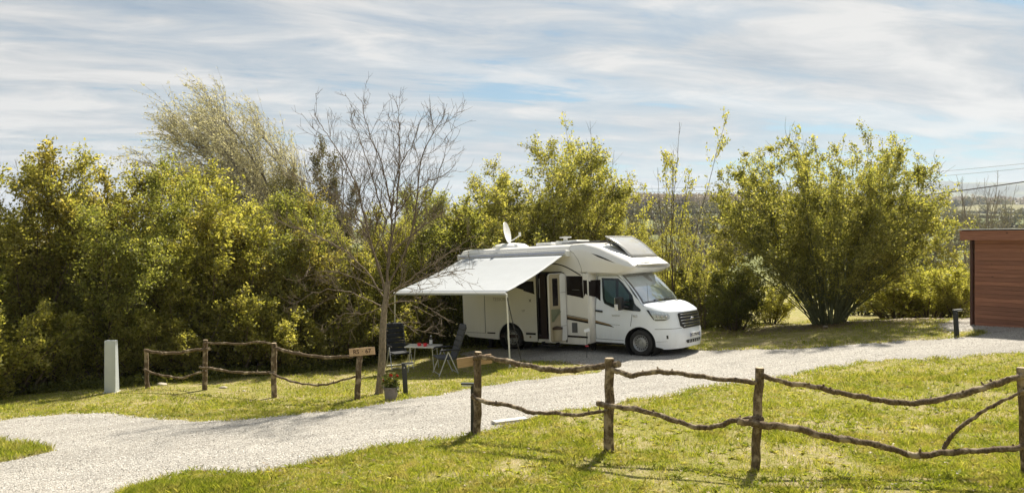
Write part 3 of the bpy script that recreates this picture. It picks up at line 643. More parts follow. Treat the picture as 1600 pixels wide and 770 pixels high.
vpart('rear_wall', MB().box((-5.85, 0, 1.72), (.06, 2.36, 2.4)), 'paint', van, .02)
vpart('rear_bumper', MB().box((-5.82, 0, .46), (.16, 2.30, .22)), 'paint', van, .04)
# roof shell
def roofsec(x, dz=0, sc=1): return [(x, y*sc, z+dz) for y, z in ((-1.222, 2.90), (-1.215, 2.96), (-1.19, 3.01), (-1.14, 3.05), (-.9, 3.08), (0, 3.10), (.9, 3.08), (1.14, 3.05), (1.19, 3.01), (1.215, 2.96), (1.222, 2.90))]
vpart('roof', MB().grid([roofsec(-5.885, -.16, .985), roofsec(-5.87, -.06, .995), roofsec(-5.82, -.02), roofsec(-5.72), roofsec(-3), roofsec(-1.93)]), 'paint', van, 0, 40)
vpart('floor', MB().box((-3.6, 0, .38), (4.4, 2.30, .10)), 'inner'); vpart('chassis', MB().box((-2.4, 0, .30), (5.9, 1.5, .14)).box((-3.0, 0, .22), (1.1, 1.2, .12)), 'under')
vpart('ceiling', MB().box((-3.9, 0, 2.6), (3.8, 2.3, .04)), 'inner')
cup = MB().box((-2.5, .55, 1.3), (1.3, .04, 1.9)).box((-3.3, -.3, 1.3), (.04, 1.7, 1.9)).box((-1.95, -.3, 1.3), (.04, 1.7, 1.9)); vpart('interior_partition', cup, 'inner')
for sg in (-1, 1):
    for x_, z_, r_ in ((-4.01, .34, .46), (0, .345, .44)):
        q_ = HW-.03 if x_ < -1 else CW-.02; vpart('wheel_housing', MB().lathe([(r_, sg*q_), (r_, sg*(q_-.45)), (0, sg*(q_-.45))], 24, (x_, 0, z_), 'Y'), 'under')
# arch lips
for s in (-1, 1):
    vpart('wheel_arch_trim', MB().tube([(x, s*(HW+.004), z) for x, z in arch(-4.01, .34, .475, 186, -6, 20)], .022, 8), 'paint')
# over-cab bay
def oc(u, zb, wb, ws, wc, zc, wt, zt, tc):
    t = max(0, min(1, (u+1.1)/.9)); t = t*t*(3-2*t)
    h = [(0, zb), (wb*.5, zb), (wb, zb), (ws, zb+.05), (ws*.3+wc*.7, zb*.35+zc*.65), (wc, zc), (wc-.012, zc+.03), (wt+(wc-wt)*.35, zt-.05), (wt, zt), (wt*.85, (zt+tc)/2+.012), (wt*.5, tc-.01), (0, tc)]
    full = [(-y, z) for y, z in h]+[(y, z) for y, z in h[::-1][1:-1]]
    return [(u+.18*t*(1-min(1, (abs(y)/1.12))**2.2), y, z) for y, z in full]
secs = [oc(-1.96, 2.25, 1.16, 1.221, 1.221, 2.90, 1.14, 3.05, 3.10), oc(-1.55, 2.24, 1.15, 1.221, 1.221, 2.88, 1.12, 3.06, 3.11), oc(-1.35, 2.23, 1.12, 1.21, 1.219, 2.82, 1.09, 3.03, 3.09), oc(-1.1, 2.21, 1.08, 1.18, 1.21, 2.73, 1.06, 2.95, 3.02),
        oc(-.85, 2.19, 1.02, 1.12, 1.18, 2.62, 1.04, 2.82, 2.90), oc(-.6, 2.18, .98, 1.07, 1.14, 2.51, 1.02, 2.68, 2.76), oc(-.4, 2.22, .96, 1.04, 1.10, 2.43, 1.0, 2.56, 2.63), oc(-.24, 2.29, .94, 1.02, 1.06, 2.39, .99, 2.46, 2.51), oc(-.17, 2.34, .92, 1.0, 1.035, 2.375, .98, 2.42, 2.45)]
b = MB(); k = len(secs[0]); b.add([q for s_ in secs for q in s_], [(i*k+j, i*k+(j+1) % k, (i+1)*k+(j+1) % k, (i+1)*k+j) for i in range(len(secs)-1) for j in range(k)]+[tuple(range(k)), tuple(range(len(secs)*k-1, (len(secs)-1)*k-1, -1))])
vpart('overcab_bay', b, 'paint', van, 0, 32)
# crease slit on the overcab side
vpart('side_slit', MB().add([(-1.25, -1.2235, 2.80), (-1.05, -1.2135, 2.735), (-.85, -1.187, 2.645), (-.58, -1.136, 2.50), (-.84, -1.182, 2.60), (-1.06, -1.205, 2.69)], [(0, 1, 5), (1, 2, 4, 5), (2, 3, 4)]), 'graphic', van, 0, 35, 0)
# cab --------------------------------------------------
N_, A_, U0 = 2.8, 1.16, -.12
def plan(s):
    """s = signed distance measure round the cab: |s|<=1 covers the nose, beyond that the straight flanks"""
    a = min(abs(s), 1)*math.pi/2; sg = 1 if s > 0 else -1
    cu, sv = math.cos(a), math.sin(a); u = U0+A_*abs(cu)**(2/N_); y = CW*abs(sv)**(2/N_)
    if abs(s) > 1: u = U0-(abs(s)-1); y = CW
    return u, sg*y
def s_of(u, sg=-1):
    if u <= U0: return sg*(1+(U0-u))
    lo, hi = 0.0, 1.0
    for _ in range(40):
        m = (lo+hi)/2
        if plan(m)[0] > u: lo = m
        else: hi = m
    return sg*lo
def s_of_y(y):
    lo, hi = 0.0, 1.0
    for _ in range(40):
        m = (lo+hi)/2
        if abs(plan(m)[1]) < abs(y): lo = m
        else: hi = m
    return lo if y > 0 else -lo
def cab(s, z, off=0.0):
    u, y = plan(s); u2, y2 = plan(s+.004); tx, ty = u2-u, y2-y; L = math.hypot(tx, ty) or 1; nx, ny = ty/L, -tx/L
    if s > 1.0 or s < -1.0: nx, ny = 0, (1 if s > 0 else -1)
    if nx < -1e-3: nx, ny = -nx, -ny
    if abs(s) < 1 and ny*y < 0: ny = -ny
    nose = max(0, min(1, (u-.2)/.8))
    u += nx*off; y += ny*off
    if z > 1.12: y *= 1-.185*(z-1.12)**1.15
    if z > .78: u -= nose*.22*(z-.78)**1.2
    elif z > .62: u += nose*.045*(.78-z)/.16
    else: u += nose*.045
    if z < .42: u -= nose*.20*(.42-z); y *= 1-.14*(.42-z)
    bul = .022*math.exp(-((z-.78)/.18)**2)*(0 if abs(s) <= 1 else 1); y += (1 if y > 0 else -1)*bul*0.6
    return (u, y, z)
ZH = lambda u: 1.19+.12*max(0, min(1, (.95-u)/.85))
edge = [(-1.37, .32), (-.46, .30)]+[(a_, b_) for a_, b_ in arch(0, .345, .44, 184, 8, 18)]+[(.44, .27), (.62, .22)]
half = [(s_of(u), z) for u, z in edge]+[(s_of_y(-.95), .20), (s_of_y(-.6), .21), (0, .23)]
top = [(0, 1.165), (s_of_y(-.5), 1.17), (s_of(.80), 1.18), (s_of(.6), 1.21), (s_of(.35), 1.27), (s_of(.12), 1.34), (s_of(.04), 1.39), (s_of(-.10), 1.56), (s_of(-.30), 1.80), (s_of(-.48), 2.02), (s_of(-.58), 2.16), (s_of(-.8), 2.27), (s_of(-1.37), 2.30)]
poly = half+[(-a_, b_) for a_, b_ in half[::-1][1:]]+[(-a_, b_) for a_, b_ in top[::-1][:-1]]+top
me = sheet(poly, .07, cab); b = bmesh.new(); b.from_mesh(me); bmesh.ops.recalc_face_normals(b, faces=b.faces); b.to_mesh(me); b.free()
link('cab_body', me, M['cabpaint'], van, 50)
def cpatch(name, pts, m, off, parent=van, uz=True, sg=-1, step=.06, thick=0.0):
    q = [(s_of(u, sg), z) for u, z in pts] if uz else pts
    me = sheet(q, step, lambda s, z: cab(s, z, off)); b = bmesh.new(); b.from_mesh(me); bmesh.ops.recalc_face_normals(b, faces=b.faces); b.to_mesh(me); b.free()
    o = link(name, me, M[m], parent, 60)
    if thick: md = o.modifiers.new('thickness', 'SOLIDIFY'); md.thickness = thick; md.offset = 0
    return o
# bonnet: from the top edge of the body to the foot of the windscreen
def tz(s):
    a = abs(s); P = [(abs(p[0]), p[1]) for p in top[:7]]
    for (a0, z0), (a1, z1) in zip(P, P[1:]):
        if a <= a1: return z0+(z1-z0)*(a-a0)/max(a1-a0, 1e-6)
    return P[-1][1]
SP = abs(s_of(.04)); WB = lambda k: (.05+.20*(1-abs(k)**2.2), k*1.025, 1.385+.03*(1-k*k)); WT = lambda k: (-.59+.12*(1-abs(k)**2.2), k*.90, 2.17+.02*(1-k*k))
rows = []
for j in range(13):
    t = j/12; r = []
    for i in range(33):
        k = -1+2*i/32; E_ = Vector(cab(k*SP, tz(k*SP))); B_ = Vector(WB(math.copysign(abs(k)**.8, k))); p_ = E_.lerp(B_, t); p_.z += .085*math.sin(math.pi*min(1, t*1.05))**.8*(1-abs(k)**3) if 0 < t < 1 else 0; r.append(p_)
    rows.append(r)
vpart('bonnet', MB().grid(rows), 'cabpaint', van, 0, 60); rows_b = rows
def ws(k, t, off=0):
    a, c = Vector(WB(k)), Vector(WT(k)); p_ = a.lerp(c, t); n_ = Vector((.76, 0, .65)); return p_+n_*(.03*math.sin(math.pi*t)+off)
vpart('windscreen_frame', MB().grid([[ws(-1+2*i/24, j/8) for i in range(25)] for j in range(9)]), 'cabpaint', van, 0, 60)
wsi = lambda off, k0, k1, t0, t1: MB().grid([[ws(k0+(k1-k0)*i/24, t0+(t1-t0)*j/10, off) for i in range(25)] for j in range(11)])
vpart('windscreen_seal', wsi(.006, -.95, .95, .015, .985), 'black', van, 0, 60)
vpart('windscreen_blind', wsi(.011, -.90, .90, .06, .90), 'shade', van, 0, 60)
vpart('mirror_mount_panel', MB().grid([[ws(-.13+.38*i/12, .985-(.30*(1-abs(-1+2*i/12)**3)+.02)*(1-j/4), .014) for i in range(13)] for j in range(5)]), 'black', van, 0, 60)
vpart('windscreen', wsi(.022, -.94, .94, .03, .97), 'glass', van, 0, 60)
for k0, k1, t0, t1 in ((-.55, .02, .06, .035), (-.05, .72, .05, .10)):
    a = ws(k0, t0, .035); c = ws(k1, t1+.02, .035); wp = vpart('wiper', MB().tube([ws(k0, .0, .03), a, (a+c)/2+Vector((.01, 0, .012)), c], .009, 6), 'black')
vpart('antenna', MB().tube([ws(-.80, .0, .03), ws(-.80, .0, .03)+Vector((-.02, 0, .52))], [.006, .003], 6), 'black')
# side glazing, seams, trim of the cab (both flanks)
for sg in (-1, 1):
    win = [(-1.16, 2.10), (-.66, 2.08), (-.50, 1.94), (-.22, 1.63), (.06, 1.235), (.03, 1.20), (-.34, 1.23), (-.78, 1.30), (-1.02, 1.40), (-1.07, 1.52)]
    sw = cpatch('side_window_surround', win, 'black', .008, sg=sg)
    cpatch('side_window_curtain', [(-1.09, 2.04), (-.73, 2.03), (-.67, 1.36), (-.95, 1.45), (-1.01, 1.53)], 'shade2', .012, sw, sg=sg)
    cpatch('side_window_curtain', [(-.64, 2.0), (-.55, 1.92), (-.31, 1.63), (-.28, 1.36), (-.60, 1.36)], 'shade2', .012, sw, sg=sg)
    cpatch('side_glass', win, 'sideglass', .018, sw, sg=sg)
    for nm, pts in (('door_seam', [(-1.29, .42), (-1.275, .42), (-1.275, 2.16), (-1.29, 2.16)]), ('door_seam', [(-1.29, 2.16), (-.70, 2.15), (-.50, 2.0), (-.50, 2.012), (-.69, 2.165), (-1.29, 2.175)]),
                    ('door_seam', [(-.205, 1.12), (-.19, 1.12), (-.24, .80), (-.255, .80)]), ('door_seam', [(-1.28, .42), (-.46, .40), (-.46, .412), (-1.28, .432)]), ('door_crease', [(-1.26, .84), (-.55, .82), (-.55, .828), (-1.26, .848)])):
        cpatch(nm, pts, 'seam', .003, sg=sg)
    cpatch('door_handle', [(-1.26, 1.175), (-1.06, 1.155), (-1.05, 1.18), (-1.06, 1.205), (-1.26, 1.225)], 'black', .022, sg=sg, thick=.02)
    cpatch('sill_moulding', [(-1.36, .34), (-.47, .33), (-.47, .30), (-1.36, .305)], 'under', .004, sg=sg)
# nose (s,z) furniture
sy = s_of_y
gr = cpatch('grille', [(sy(-.58), 1.09), (sy(-.55), 1.14), (sy(.55), 1.14), (sy(.58), 1.09), (sy(.56), .80), (sy(.46), .73), (sy(-.46), .73), (sy(-.56), .80)], 'black', .016, uz=False, thick=.02)
for z0, wd in ((1.095, .51), (1.02, .53), (.94, .53), (.86, .51), (.79, .46)):
    cpatch('grille_bar', [(sy(-wd), z0+.008), (sy(wd), z0+.008), (sy(wd), z0-.008), (sy(-wd), z0-.008)], 'chrome', .034, gr, False, thick=.016)
cpatch('grille_rim', [(sy(-.56), 1.13), (sy(-.54), 1.15), (sy(.54), 1.15), (sy(.56), 1.13), (sy(.53), 1.138), (sy(-.53), 1.138)], 'chrome', .03, gr, False, thick=.012)
g0 = Vector(cab(0, .965, .05)); b = MB().lathe([(0, .012), (.04, .012), (.062, .006), (.066, -.01)], 28, (0, 0, 0), 'X'); b.v = [(x+g0.x, y*1.55, z*.72+g0.z) for x, y, z in b.v]; vpart('badge', b, 'chrome', gr)
for sg in (-1, 1):
    hl = [(.22, 1.245), (.45, 1.215), (.68, 1.175), (.80, 1.13), (.835, 1.06), (.81, .985), (.70, .955), (.48, .955), (.43, .975), (.36, 1.07)]
    h = cpatch('headlight', hl, 'reflector', .006, sg=sg, step=.05)
    for u_c, z_c, r_ in ((.55, 1.08, .05), (.66, 1.07, .05), (.755, 1.06, .045)):
        c_ = Vector(cab(s_of(u_c, sg), z_c, .012)); vpart('reflector', MB().tube([c_, c_+Vector((.02, sg*.03, 0))], [r_, r_*.5], 16), 'silver', h)
    cpatch('bezel', [(.22, 1.245), (.30, 1.235), (.45, 1.0), (.44, .97), (.36, 1.07)], 'black', .012, h, sg=sg)
    cpatch('bezel', [(.45, .985), (.80, .99), (.70, .955), (.48, .955)], 'seam', .012, h, sg=sg)
    cpatch('lens', hl, 'lampglass', .022, h, sg=sg, step=.05)
    cpatch('bumper_seam', [(.44, .725), (.98, .735), (.98, .745), (.44, .737)], 'seam', .003, sg=sg)
    cpatch('bumper_seam', [(.46, .40), (.72, .41), (.72, .415), (.46, .408)], 'seam', .003, sg=sg)
    f = cpatch('fog_light', [(.70, .57), (.74, .57), (.745, .48), (.705, .48)], 'black', .006, sg=sg)
    cpatch('fog_recess', [(.58, .64), (.90, .64), (.86, .45), (.66, .45)], 'cabpaint', .004, sg=sg)
ci = cpatch('lower_intake', [(sy(-.42), .40), (sy(-.38), .42), (sy(.38), .42), (sy(.42), .40), (sy(.36), .33), (sy(-.36), .33)], 'black', .008, uz=False)
for y_ in (-.26, -.13, 0, .13, .26): cpatch('intake_rib', [(sy(y_-.012), .41), (sy(y_+.012), .41), (sy(y_+.012), .335), (sy(y_-.012), .335)], 'cabpaint', .016, ci, False)
pz = .535; pu = cab(0, pz, .03)[0]; npl = vpart('number_plate', MB().box((pu, 0, pz), (.012, .56, .115), Matrix.Rotation(R(0), 3, 'Y')), 'plate', van, .003)
me = text_mesh('FC-778-NL', .105, .001, .002); o = link('plate_lettering', me, M['ink'], npl); o.location = (pu+.008, 0, pz-.002); o.rotation_euler = (R(90), 0, R(90))
for y_ in (-.262, .262): vpart('plate_band', MB().box((pu+.007, y_, pz), (.004, .034, .108)), 'euro', npl)
def bon(k, t): j_ = t*12; i_ = (k+1)*16; a_, b_ = int(j_), int(i_); fj, fi = j_-a_, i_-b_; g = rows_b; return g[a_][b_].lerp(g[a_][b_+1], fi).lerp(g[a_+1][b_].lerp(g[a_+1][b_+1], fi), fj)+Vector((.004, 0, .008))
for sg in (-1, 1):
    vpart('bonnet_vent', MB().grid([[bon(sg*(.16+.28*i/6), .74+.10*j/2+.03*i/6) for i in range(7)] for j in range(3)]), 'black', van, 0, 60)
    vpart('bonnet_crease', MB().tube([bon(sg*(.62-.16*i/10), .10+.75*i/10)-Vector((0, 0, .010)) for i in range(11)], .006, 5), 'cabpaint', van, 0, 60)
# mirrors
for sg in (-1, 1):
    m_ = vpart('wing_mirror', MB().box((-.42, sg*1.30, 1.42), (.16, .22, .36)), 'black', van, .045)
    vpart('mirror_arm', MB().tube([(-.30, sg*1.02, 1.30), (-.38, sg*1.22, 1.34)], .03, 8).tube([(-.30, sg*1.0, 1.44), (-.38, sg*1.22, 1.46)], .026, 8), 'black', m_)
    vpart('indicator', MB().box((-.46, sg*1.405, 1.32), (.10, .03, .17)), 'white', m_, .014)
    vpart('mirror_glass', MB().box((-.505, sg*1.30, 1.43), (.01, .18, .30)), 'chrome', m_, .003)
# lower fairing between cab and living body
vpart('side_fairing', MB().add([(-1.42, -HW+.002, .28), (-1.28, -CW-.012, .33), (-1.28, -CW-.012, 1.2), (-1.30, -1.035, 1.7), (-1.30, -.93, 2.26), (-1.42, -HW+.002, 2.26), (-1.42, -HW+.002, 1.2)], [(0, 1, 2, 6), (6, 2, 3, 5), (3, 4, 5)]), 'paint', van, 0, 20, .02)
# wheels
def wheel(x, y, sg):
    w_ = thing('wheel', '', ''); del w_['label']; del w_['category']; w_.parent = van; w_.location = (x, y, .355)
    MB().lathe([(.225, -.10), (.27, -.115), (.33, -.108), (.352, -.075), (.356, -.03), (.356, .03), (.352, .075), (.33, .108), (.27, .115), (.225, .10)], 40, (0, 0, 0), 'Y').obj('tyre', M['rubber'], w_, 0, 50)
    q = -1 if sg < 0 else 1
    rim = MB().lathe([(.228, q*.10), (.222, q*.112), (.212, q*.10), (.19, q*.05), (.165, q*.045), (.14, q*.075), (.10, q*.082), (.085, q*.055), (.05, q*.058), (.045, q*.085), (0, q*.088)], 40, (0, 0, 0), 'Y').obj('rim', M['rim'], w_, 0, 40)
    for i in range(16):
        a = 2*math.pi*i/16; c = Vector((math.cos(a)*.168, q*.052, math.sin(a)*.168)); rot = Matrix.Rotation(-a, 3, 'Y')
        MB().box(c, (.034, .02, .022), rot).obj('vent_hole', M['under'], w_)
    return w_
for x, y0 in ((0, CW-.12), (-4.01, HW-.17)):
    for sg in (-1, 1): wheel(x, sg*y0, sg)
vpart('steadying_leg', MB().box((-1.6, -.7, .12), (.10, .10, .30)).box((-1.6, -.7, -.02), (.2, .2, .03)), 'under'); vpart('steadying_leg', MB().box((-5.2, -.7, .12), (.10, .10, .30)).box((-5.2, -.7, -.04), (.2, .2, .03)), 'under')
# living-body side details at y = -HW
def decal(name, pts, m, y=-HW-.0035, parent=van, thick=.004):
    n = len(pts); return slab(pts, y-thick/2, y+thick/2, name, m, parent)
decal('side_graphic', [(-2.06, 2.18), (-1.55, 2.17), (-1.54, 1.55), (-1.66, 1.58), (-2.06, 1.65)], 'graphic')
sw = decal('window', [(-2.02, 2.14), (-1.60, 2.13), (-1.60, 1.74), (-2.02, 1.76)], 'winglass', -HW-.014, van, .02)
decal('window_frame', [(-1.88, 1.80), (-1.65, 1.79), (-1.65, 1.775), (-1.88, 1.785)], 'seam', -HW-.026, sw)
cpatch('side_graphic', [(-1.37, 2.05), (-1.19, 2.05), (-1.14, 1.47), (-1.37, 1.62)], 'graphic', .006)
decal('side_graphic', [(-1.53, 2.06), (-1.41, 2.05), (-1.41, 1.64), (-1.47, 1.68), (-1.53, 1.58)], 'graphic')
vpart('graphic_bridge', MB().add([(-1.42, -HW-.003, 2.05), (-1.28, -CW+.108, 2.05), (-1.28, -CW+.004, 1.58), (-1.42, -HW-.003, 1.64)], [(0, 1, 2, 3)]), 'graphic')
decal('window', [(-3.86, 2.04), (-3.16, 2.04), (-3.15, 1.70), (-3.40, 1.76), (-3.86, 1.88)], 'winglass', -HW-.008, van, .02)
decal('side_graphic', [(-3.52, 1.79), (-3.14, 1.70), (-3.14, 1.66), (-3.52, 1.76)], 'graphic')
decal('window', [(-5.2, 2.1), (-4.35, 2.1), (-4.35, 1.75), (-5.2, 1.75)], 'winglass', -HW-.008, van, .02)
for nm, y0, y1, m_ in (('bronze_stripe', 0, .055, 'gold'), ('dark_stripe', -.05, 0, 'graphic'), ('fine_stripe', .068, .08, 'graphic')):
    decal(nm, [(-2.08, 1.00+y0), (-1.46, .91+y0), (-1.42, .905+y0), (-1.42, .905+y1), (-1.46, .91+y1), (-2.08, 1.00+y1)], m_)
cpatch('dark_stripe', [(-1.28, .845), (-.72, .755), (-.78, .79), (-1.28, .875)], 'graphic', .005); cpatch('bronze_stripe', [(-1.28, .875), (-.78, .79), (-.86, .84), (-1.28, .935)], 'gold', .005)
decal('dark_stripe', [(-2.08, .50), (-1.45, .49), (-1.45, .44), (-2.08, .445)], 'graphic'); decal('dark_stripe', [(-3.48, .52), (-3.14, .52), (-3.14, .465), (-3.48, .46)], 'graphic'); decal('dark_stripe', [(-4.90, .48), (-4.60, .48), (-4.60, .44), (-4.90, .44)], 'graphic')
decal('service_hatch', [(-3.62, 1.10), (-3.28, 1.10), (-3.28, .76), (-3.62, .76)], 'paint', -HW-.006, van, .012)
decal('fridge_vent', [(-1.93, .86), (-1.76, .86), (-1.76, .58), (-1.93, .58)], 'seam', -HW-.005)
gh = decal('garage_hatch', [(-5.70, 1.86), (-4.98, 1.86), (-4.98, .46), (-5.70, .46)], 'paint', -HW-.007, van, .012)
for pts in ([(-5.72, 1.88), (-4.96, 1.88), (-4.96, 1.866), (-5.72, 1.866)], [(-4.975, 1.87), (-4.963, 1.87), (-4.963, .45), (-4.975, .45)], [(-5.72, .455), (-4.96, .455), (-4.96, .445), (-5.72, .445)]): decal('hatch_gap', pts, 'seam', -HW-.004, gh)
vpart('hatch_lock', MB().lathe([(0, -.012), (.035, -.012), (.04, 0)], 16, (-5.55, -HW-.006, 1.72), 'Y'), 'black', gh)
vpart('marker_lamp', MB().lathe([(0, -.012), (.03, -.012), (.035, 0)], 16, (-3.33, -HW-.002, .40), 'Y'), 'gold')
def vtext(txt, size, x, z, m, y=-HW-.006, name='lettering', parent=van): o = link(name, text_mesh(txt, size, .001), M[m], parent); o.location = (x, y, z); o.rotation_euler = (R(90), 0, 0); return o
vtext('TESSORO', .15, -4.36, 1.50, 'faint'); vtext('VIP', .10, -3.55, 1.16, 'faint'); vtext('\u00d7', .22, -3.30, 1.46, 'seam')
vtext('benimar', .08, -.66, 1.08, 'faint', -CW-.012); vtext('463', .10, -.11, 1.07, 'faint', -CW-.012)
# curved line over the door
vpart('roofline_trim', MB().tube([(-2.95+1.35*t, -HW-.004, 2.36+.20*math.sin(math.pi*min(1, .18+t*.84))-.16*t*t) for t in [i/16 for i in range(17)]], .016, 6), 'graphic')
vpart('gutter_line', MB().tube([(-1.98, -HW-.002, 2.94), (-1.80, -HW-.002, 2.82), (-1.66, -HW-.002, 2.62), (-1.58, -HW-.002, 2.4), (-1.55, -HW-.002, 2.2)], .005, 5), 'seam')
# doorway
fr = vpart('door_frame', MB().tube([(-3.06, -HW-.002, .30), (-3.06, -HW-.002, 2.20), (-3.0, -HW-.002, 2.275), (-2.90, -HW-.002, 2.30), (-2.24, -HW-.002, 2.29), (-2.14, -HW-.002, 2.26), (-2.11, -HW-.002, 2.18), (-2.11, -HW-.002, .30)], .018, 8), 'graphic')
vpart('door_sill', MB().box((-2.59, -HW+.02, .30), (.95, .06, .10)), 'paint', van, .01)
vpart('fly_screen', MB().box((-2.90, -HW+.07, 1.29), (.20, .03, 1.94)), 'inner', van, .006)
vpart('screen_handle', MB().tube([(-2.99, -HW+.035, 1.55), (-2.99, -HW+.035, 2.12)], .010, 6), 'silver')
vpart('grab_rail', MB().tube([(-2.70, -HW+.3, 1.7), (-2.70, -HW+.3, 1.45)], .012, 6), 'alu')
vpart('kitchen_block', MB().box((-2.55, -.05, .85), (.8, .9, .9)), 'brown', van, .02)
vpart('entrance_step', MB().box((-2.6, -HW-.12, .20), (.55, .30, .03)).box((-2.84, -HW-.02, .25), (.03, .25, .08)).box((-2.36, -HW-.02, .25), (.03, .25, .08)), 'under')
# the open door leaf
dr = thing('entrance_door', '', ''); del dr['label']; del dr['category']; dr.parent = van; dr.location = (-2.12, -HW-.02, 0); dr.rotation_euler = (0, 0, R(82))
def rrect(x0, x1, z0, z1, r, n=5):
    o = []
    for cx, cz, a0 in ((x1-r, z1-r, 0), (x0+r, z1-r, 90), (x0+r, z0+r, 180), (x1-r, z0+r, 270)): o += [(cx+r*math.cos(R(a0+90*i/n)), cz+r*math.sin(R(a0+90*i/n))) for i in range(n+1)]
    return o
# leaf extends towards -x of its own frame when shut; rotated outwards when open. its inner face is +y
slab(rrect(-.66, 0, .34, 2.27, .10), -.02, .03, 'door_skin', 'paint', dr, .006)
slab(rrect(-.645, -.015, .355, 2.255, .09), -.036, -.02, 'door_lining', 'beige', dr, .006)
slab(rrect(-.235, -.01, .36, 2.25, .07), -.060, -.030, 'door_edge_strip', 'white', dr, .010)
for z_ in (.78, 1.72): slab([(-.236, z_), (-.01, z_), (-.01, z_+.008), (-.236, z_+.008)], -.0615, -.058, 'edge_joint', 'seam', dr)
slab(rrect(-.59, -.25, 1.30, 2.18, .03), -.052, -.034, 'window_frame', 'beige', dr, .006); slab(rrect(-.54, -.33, 1.36, 2.13, .02), -.058, -.050, 'door_window', 'winglass', dr)
slab([(-.60, 1.27), (-.26, 1.27), (-.26, 1.12), (-.60, .90)], -.046, -.034, 'door_panel', 'olive', dr, .004)
MB().tube([(-.27, -.075, 1.20), (-.56, -.075, .93)], .018, 8).obj('grab_handle', M['olive'], dr)
MB().lathe([(0, .40), (.13, .40), (.15, .62), (.155, .72), (0, .72)], 20, (-.42, -.07, 0)).obj('waste_bin', M['beige'], dr); MB().lathe([(.158, .70), (.162, .76), (0, .80)], 20, (-.42, -.07, 0)).obj('bin_lid', M['brown'], dr)
# roof furniture
vpart('awning_rail', MB().box((-3.87, -HW-.05, 2.80), (3.90, .13, .15)), 'paint', van, .03)
cs = vpart('awning_cassette', MB().tube([(-5.80, -HW-.09, 2.83), (-1.95, -HW-.09, 2.83)], .085, 16), 'white')
vpart('end_cap', MB().box((-1.93, -HW-.09, 2.82), (.06, .18, .18)), 'white', cs, .02); vpart('end_cap', MB().box((-5.82, -HW-.09, 2.82), (.06, .18, .18)), 'white', cs, .02)
vpart('cassette_line', MB().box((-3.87, -HW-.175, 2.845), (3.80, .012, .014)), 'euro', cs); vpart('cassette_line', MB().box((-3.87, -HW-.13, 2.905), (3.80, .012, .012)), 'seam', cs)
def toloc(p): return Matrix((Uv, Wv, Nv)) @ (p-VO)
fA = toloc(atd(616, 457, 21.0)); fB = toloc(atd(790, 457, 18.7)); rA = Vector((-5.62*1.09, -HW-.16, 2.79)); rB = Vector((-2.0*1.09, -HW-.16, 2.79))
rows = []
for j in range(15):
    t = j/14; r = []
    for i in range(25):
        k = i/24; p_ = (rA.lerp(rB, k)).lerp(fA.lerp(fB, k), t); p_.z -= .05*math.sin(math.pi*t)+.004*math.sin(t*38)+.012*math.sin(k*math.pi*5)*t*(1-t); r.append(p_)
    rows.append(r)
aw = vpart('awning', MB().grid(rows), 'awning', van, 0, 60, .006)
for j in (3, 6, 9, 12): vpart('seam', MB().tube([p_+Vector((0, 0, .002)) for p_ in rows[j]], .0045, 5), 'cassette' if 0 else 'pillar', aw)
b = MB(); b.tube([fA+Vector((0, 0, -.02)), fB+Vector((0, 0, -.02))], .035, 10); vpart('front_bar', b, 'white', aw)
vpart('valance', MB().grid([[fA.lerp(fB, i/20)+Vector((0, -.03, -.02-.045*j)) for i in range(21)] for j in range(2)]), 'awning', aw, 0, 60, .004)
gA = toloc(at(617, 560)); gB = toloc(at(797, 574)); gC = toloc(at(817, 574))
for a_, g_, nm in ((fA, gA, 'support_leg'), (fB, gB, 'support_leg')): vpart(nm, MB().tube([a_+Vector((.03, 0, -.03)), g_+Vector((0, 0, 0))], .022, 8).tube([g_, g_+Vector((0, 0, .02))], .05, 10), 'white', aw)
vpart('tie_strap', MB().tube([fB+Vector((.02, 0, -.03)), gC], .012, 6), 'black', aw)
for a_, r_, dx in ((fA, rA, .35), (fB, rB, -.35)):
    el = (a_+r_)/2+Vector((dx*1.8, 0, -.10)); vpart('folding_arm', MB().tube([r_+Vector((dx*.3, 0, -.05)), el, a_+Vector((dx*.4, 0, -.03))], .022, 8), 'white', aw)
b = MB().lathe([(0, .17), (.22, .165), (.40, .13), (.50, .06), (.53, 0)], 32); b.v = [(x*1.22-4.62, y*.9-.35, z+3.06) for x, y, z in b.v]; vpart('roof_dome', b, 'white', van, 0, 60)
ds = thing('satellite_dish', '', ''); del ds['label']; del ds['category']; ds.parent = van
ds.location = toloc(atd(790, 364, 23.4))
nn = Vector((.97, -.30, .22)).normalized(); Rl = Matrix((Uv, Wv, Nv)); nl = Rl @ nn; ds.rotation_euler = nl.to_track_quat('Z', 'Y').to_euler()
b = MB().lathe([(0, 0), (.12, .008), (.24, .03), (.34, .06), (.345, .052), (.24, .018), (.12, -.006), (0, -.014)], 36); b.obj('dish', M['white'], ds, 0, 60)
MB().tube([(0, -.30, .05), (0, -.26, .22), (0, -.16, .46)], .014, 8).obj('arm', M['white'], ds); MB().tube([(0, -.20, .44), (0, -.08, .46)], .035, 12).obj('receiver', M['white'], ds)
vpart('dish_mount', MB().tube([(-4.52, -.42, 3.14), (-4.60, -.42, 3.32)], .03, 10).box((-4.5, -.40, 3.20), (.16, .14, .08)), 'white')
vpart('roof_hatch', MB().box((-3.35, -.1, 3.14), (.55, .6, .09)), 'white', van, .03); vpart('roof_hatch', MB().box((-2.55, -.1, 3.15), (.75, .7, .12)), 'white', van, .04)
vt = vpart('roof_vent', MB().tube([(-2.65, -.3, 3.18), (-2.65, -.3, 3.30)], .06, 14).lathe([(0, .0), (.17, .01), (.165, .04), (0, .05)], 24, (-2.65, -.3, 3.29)), 'white')
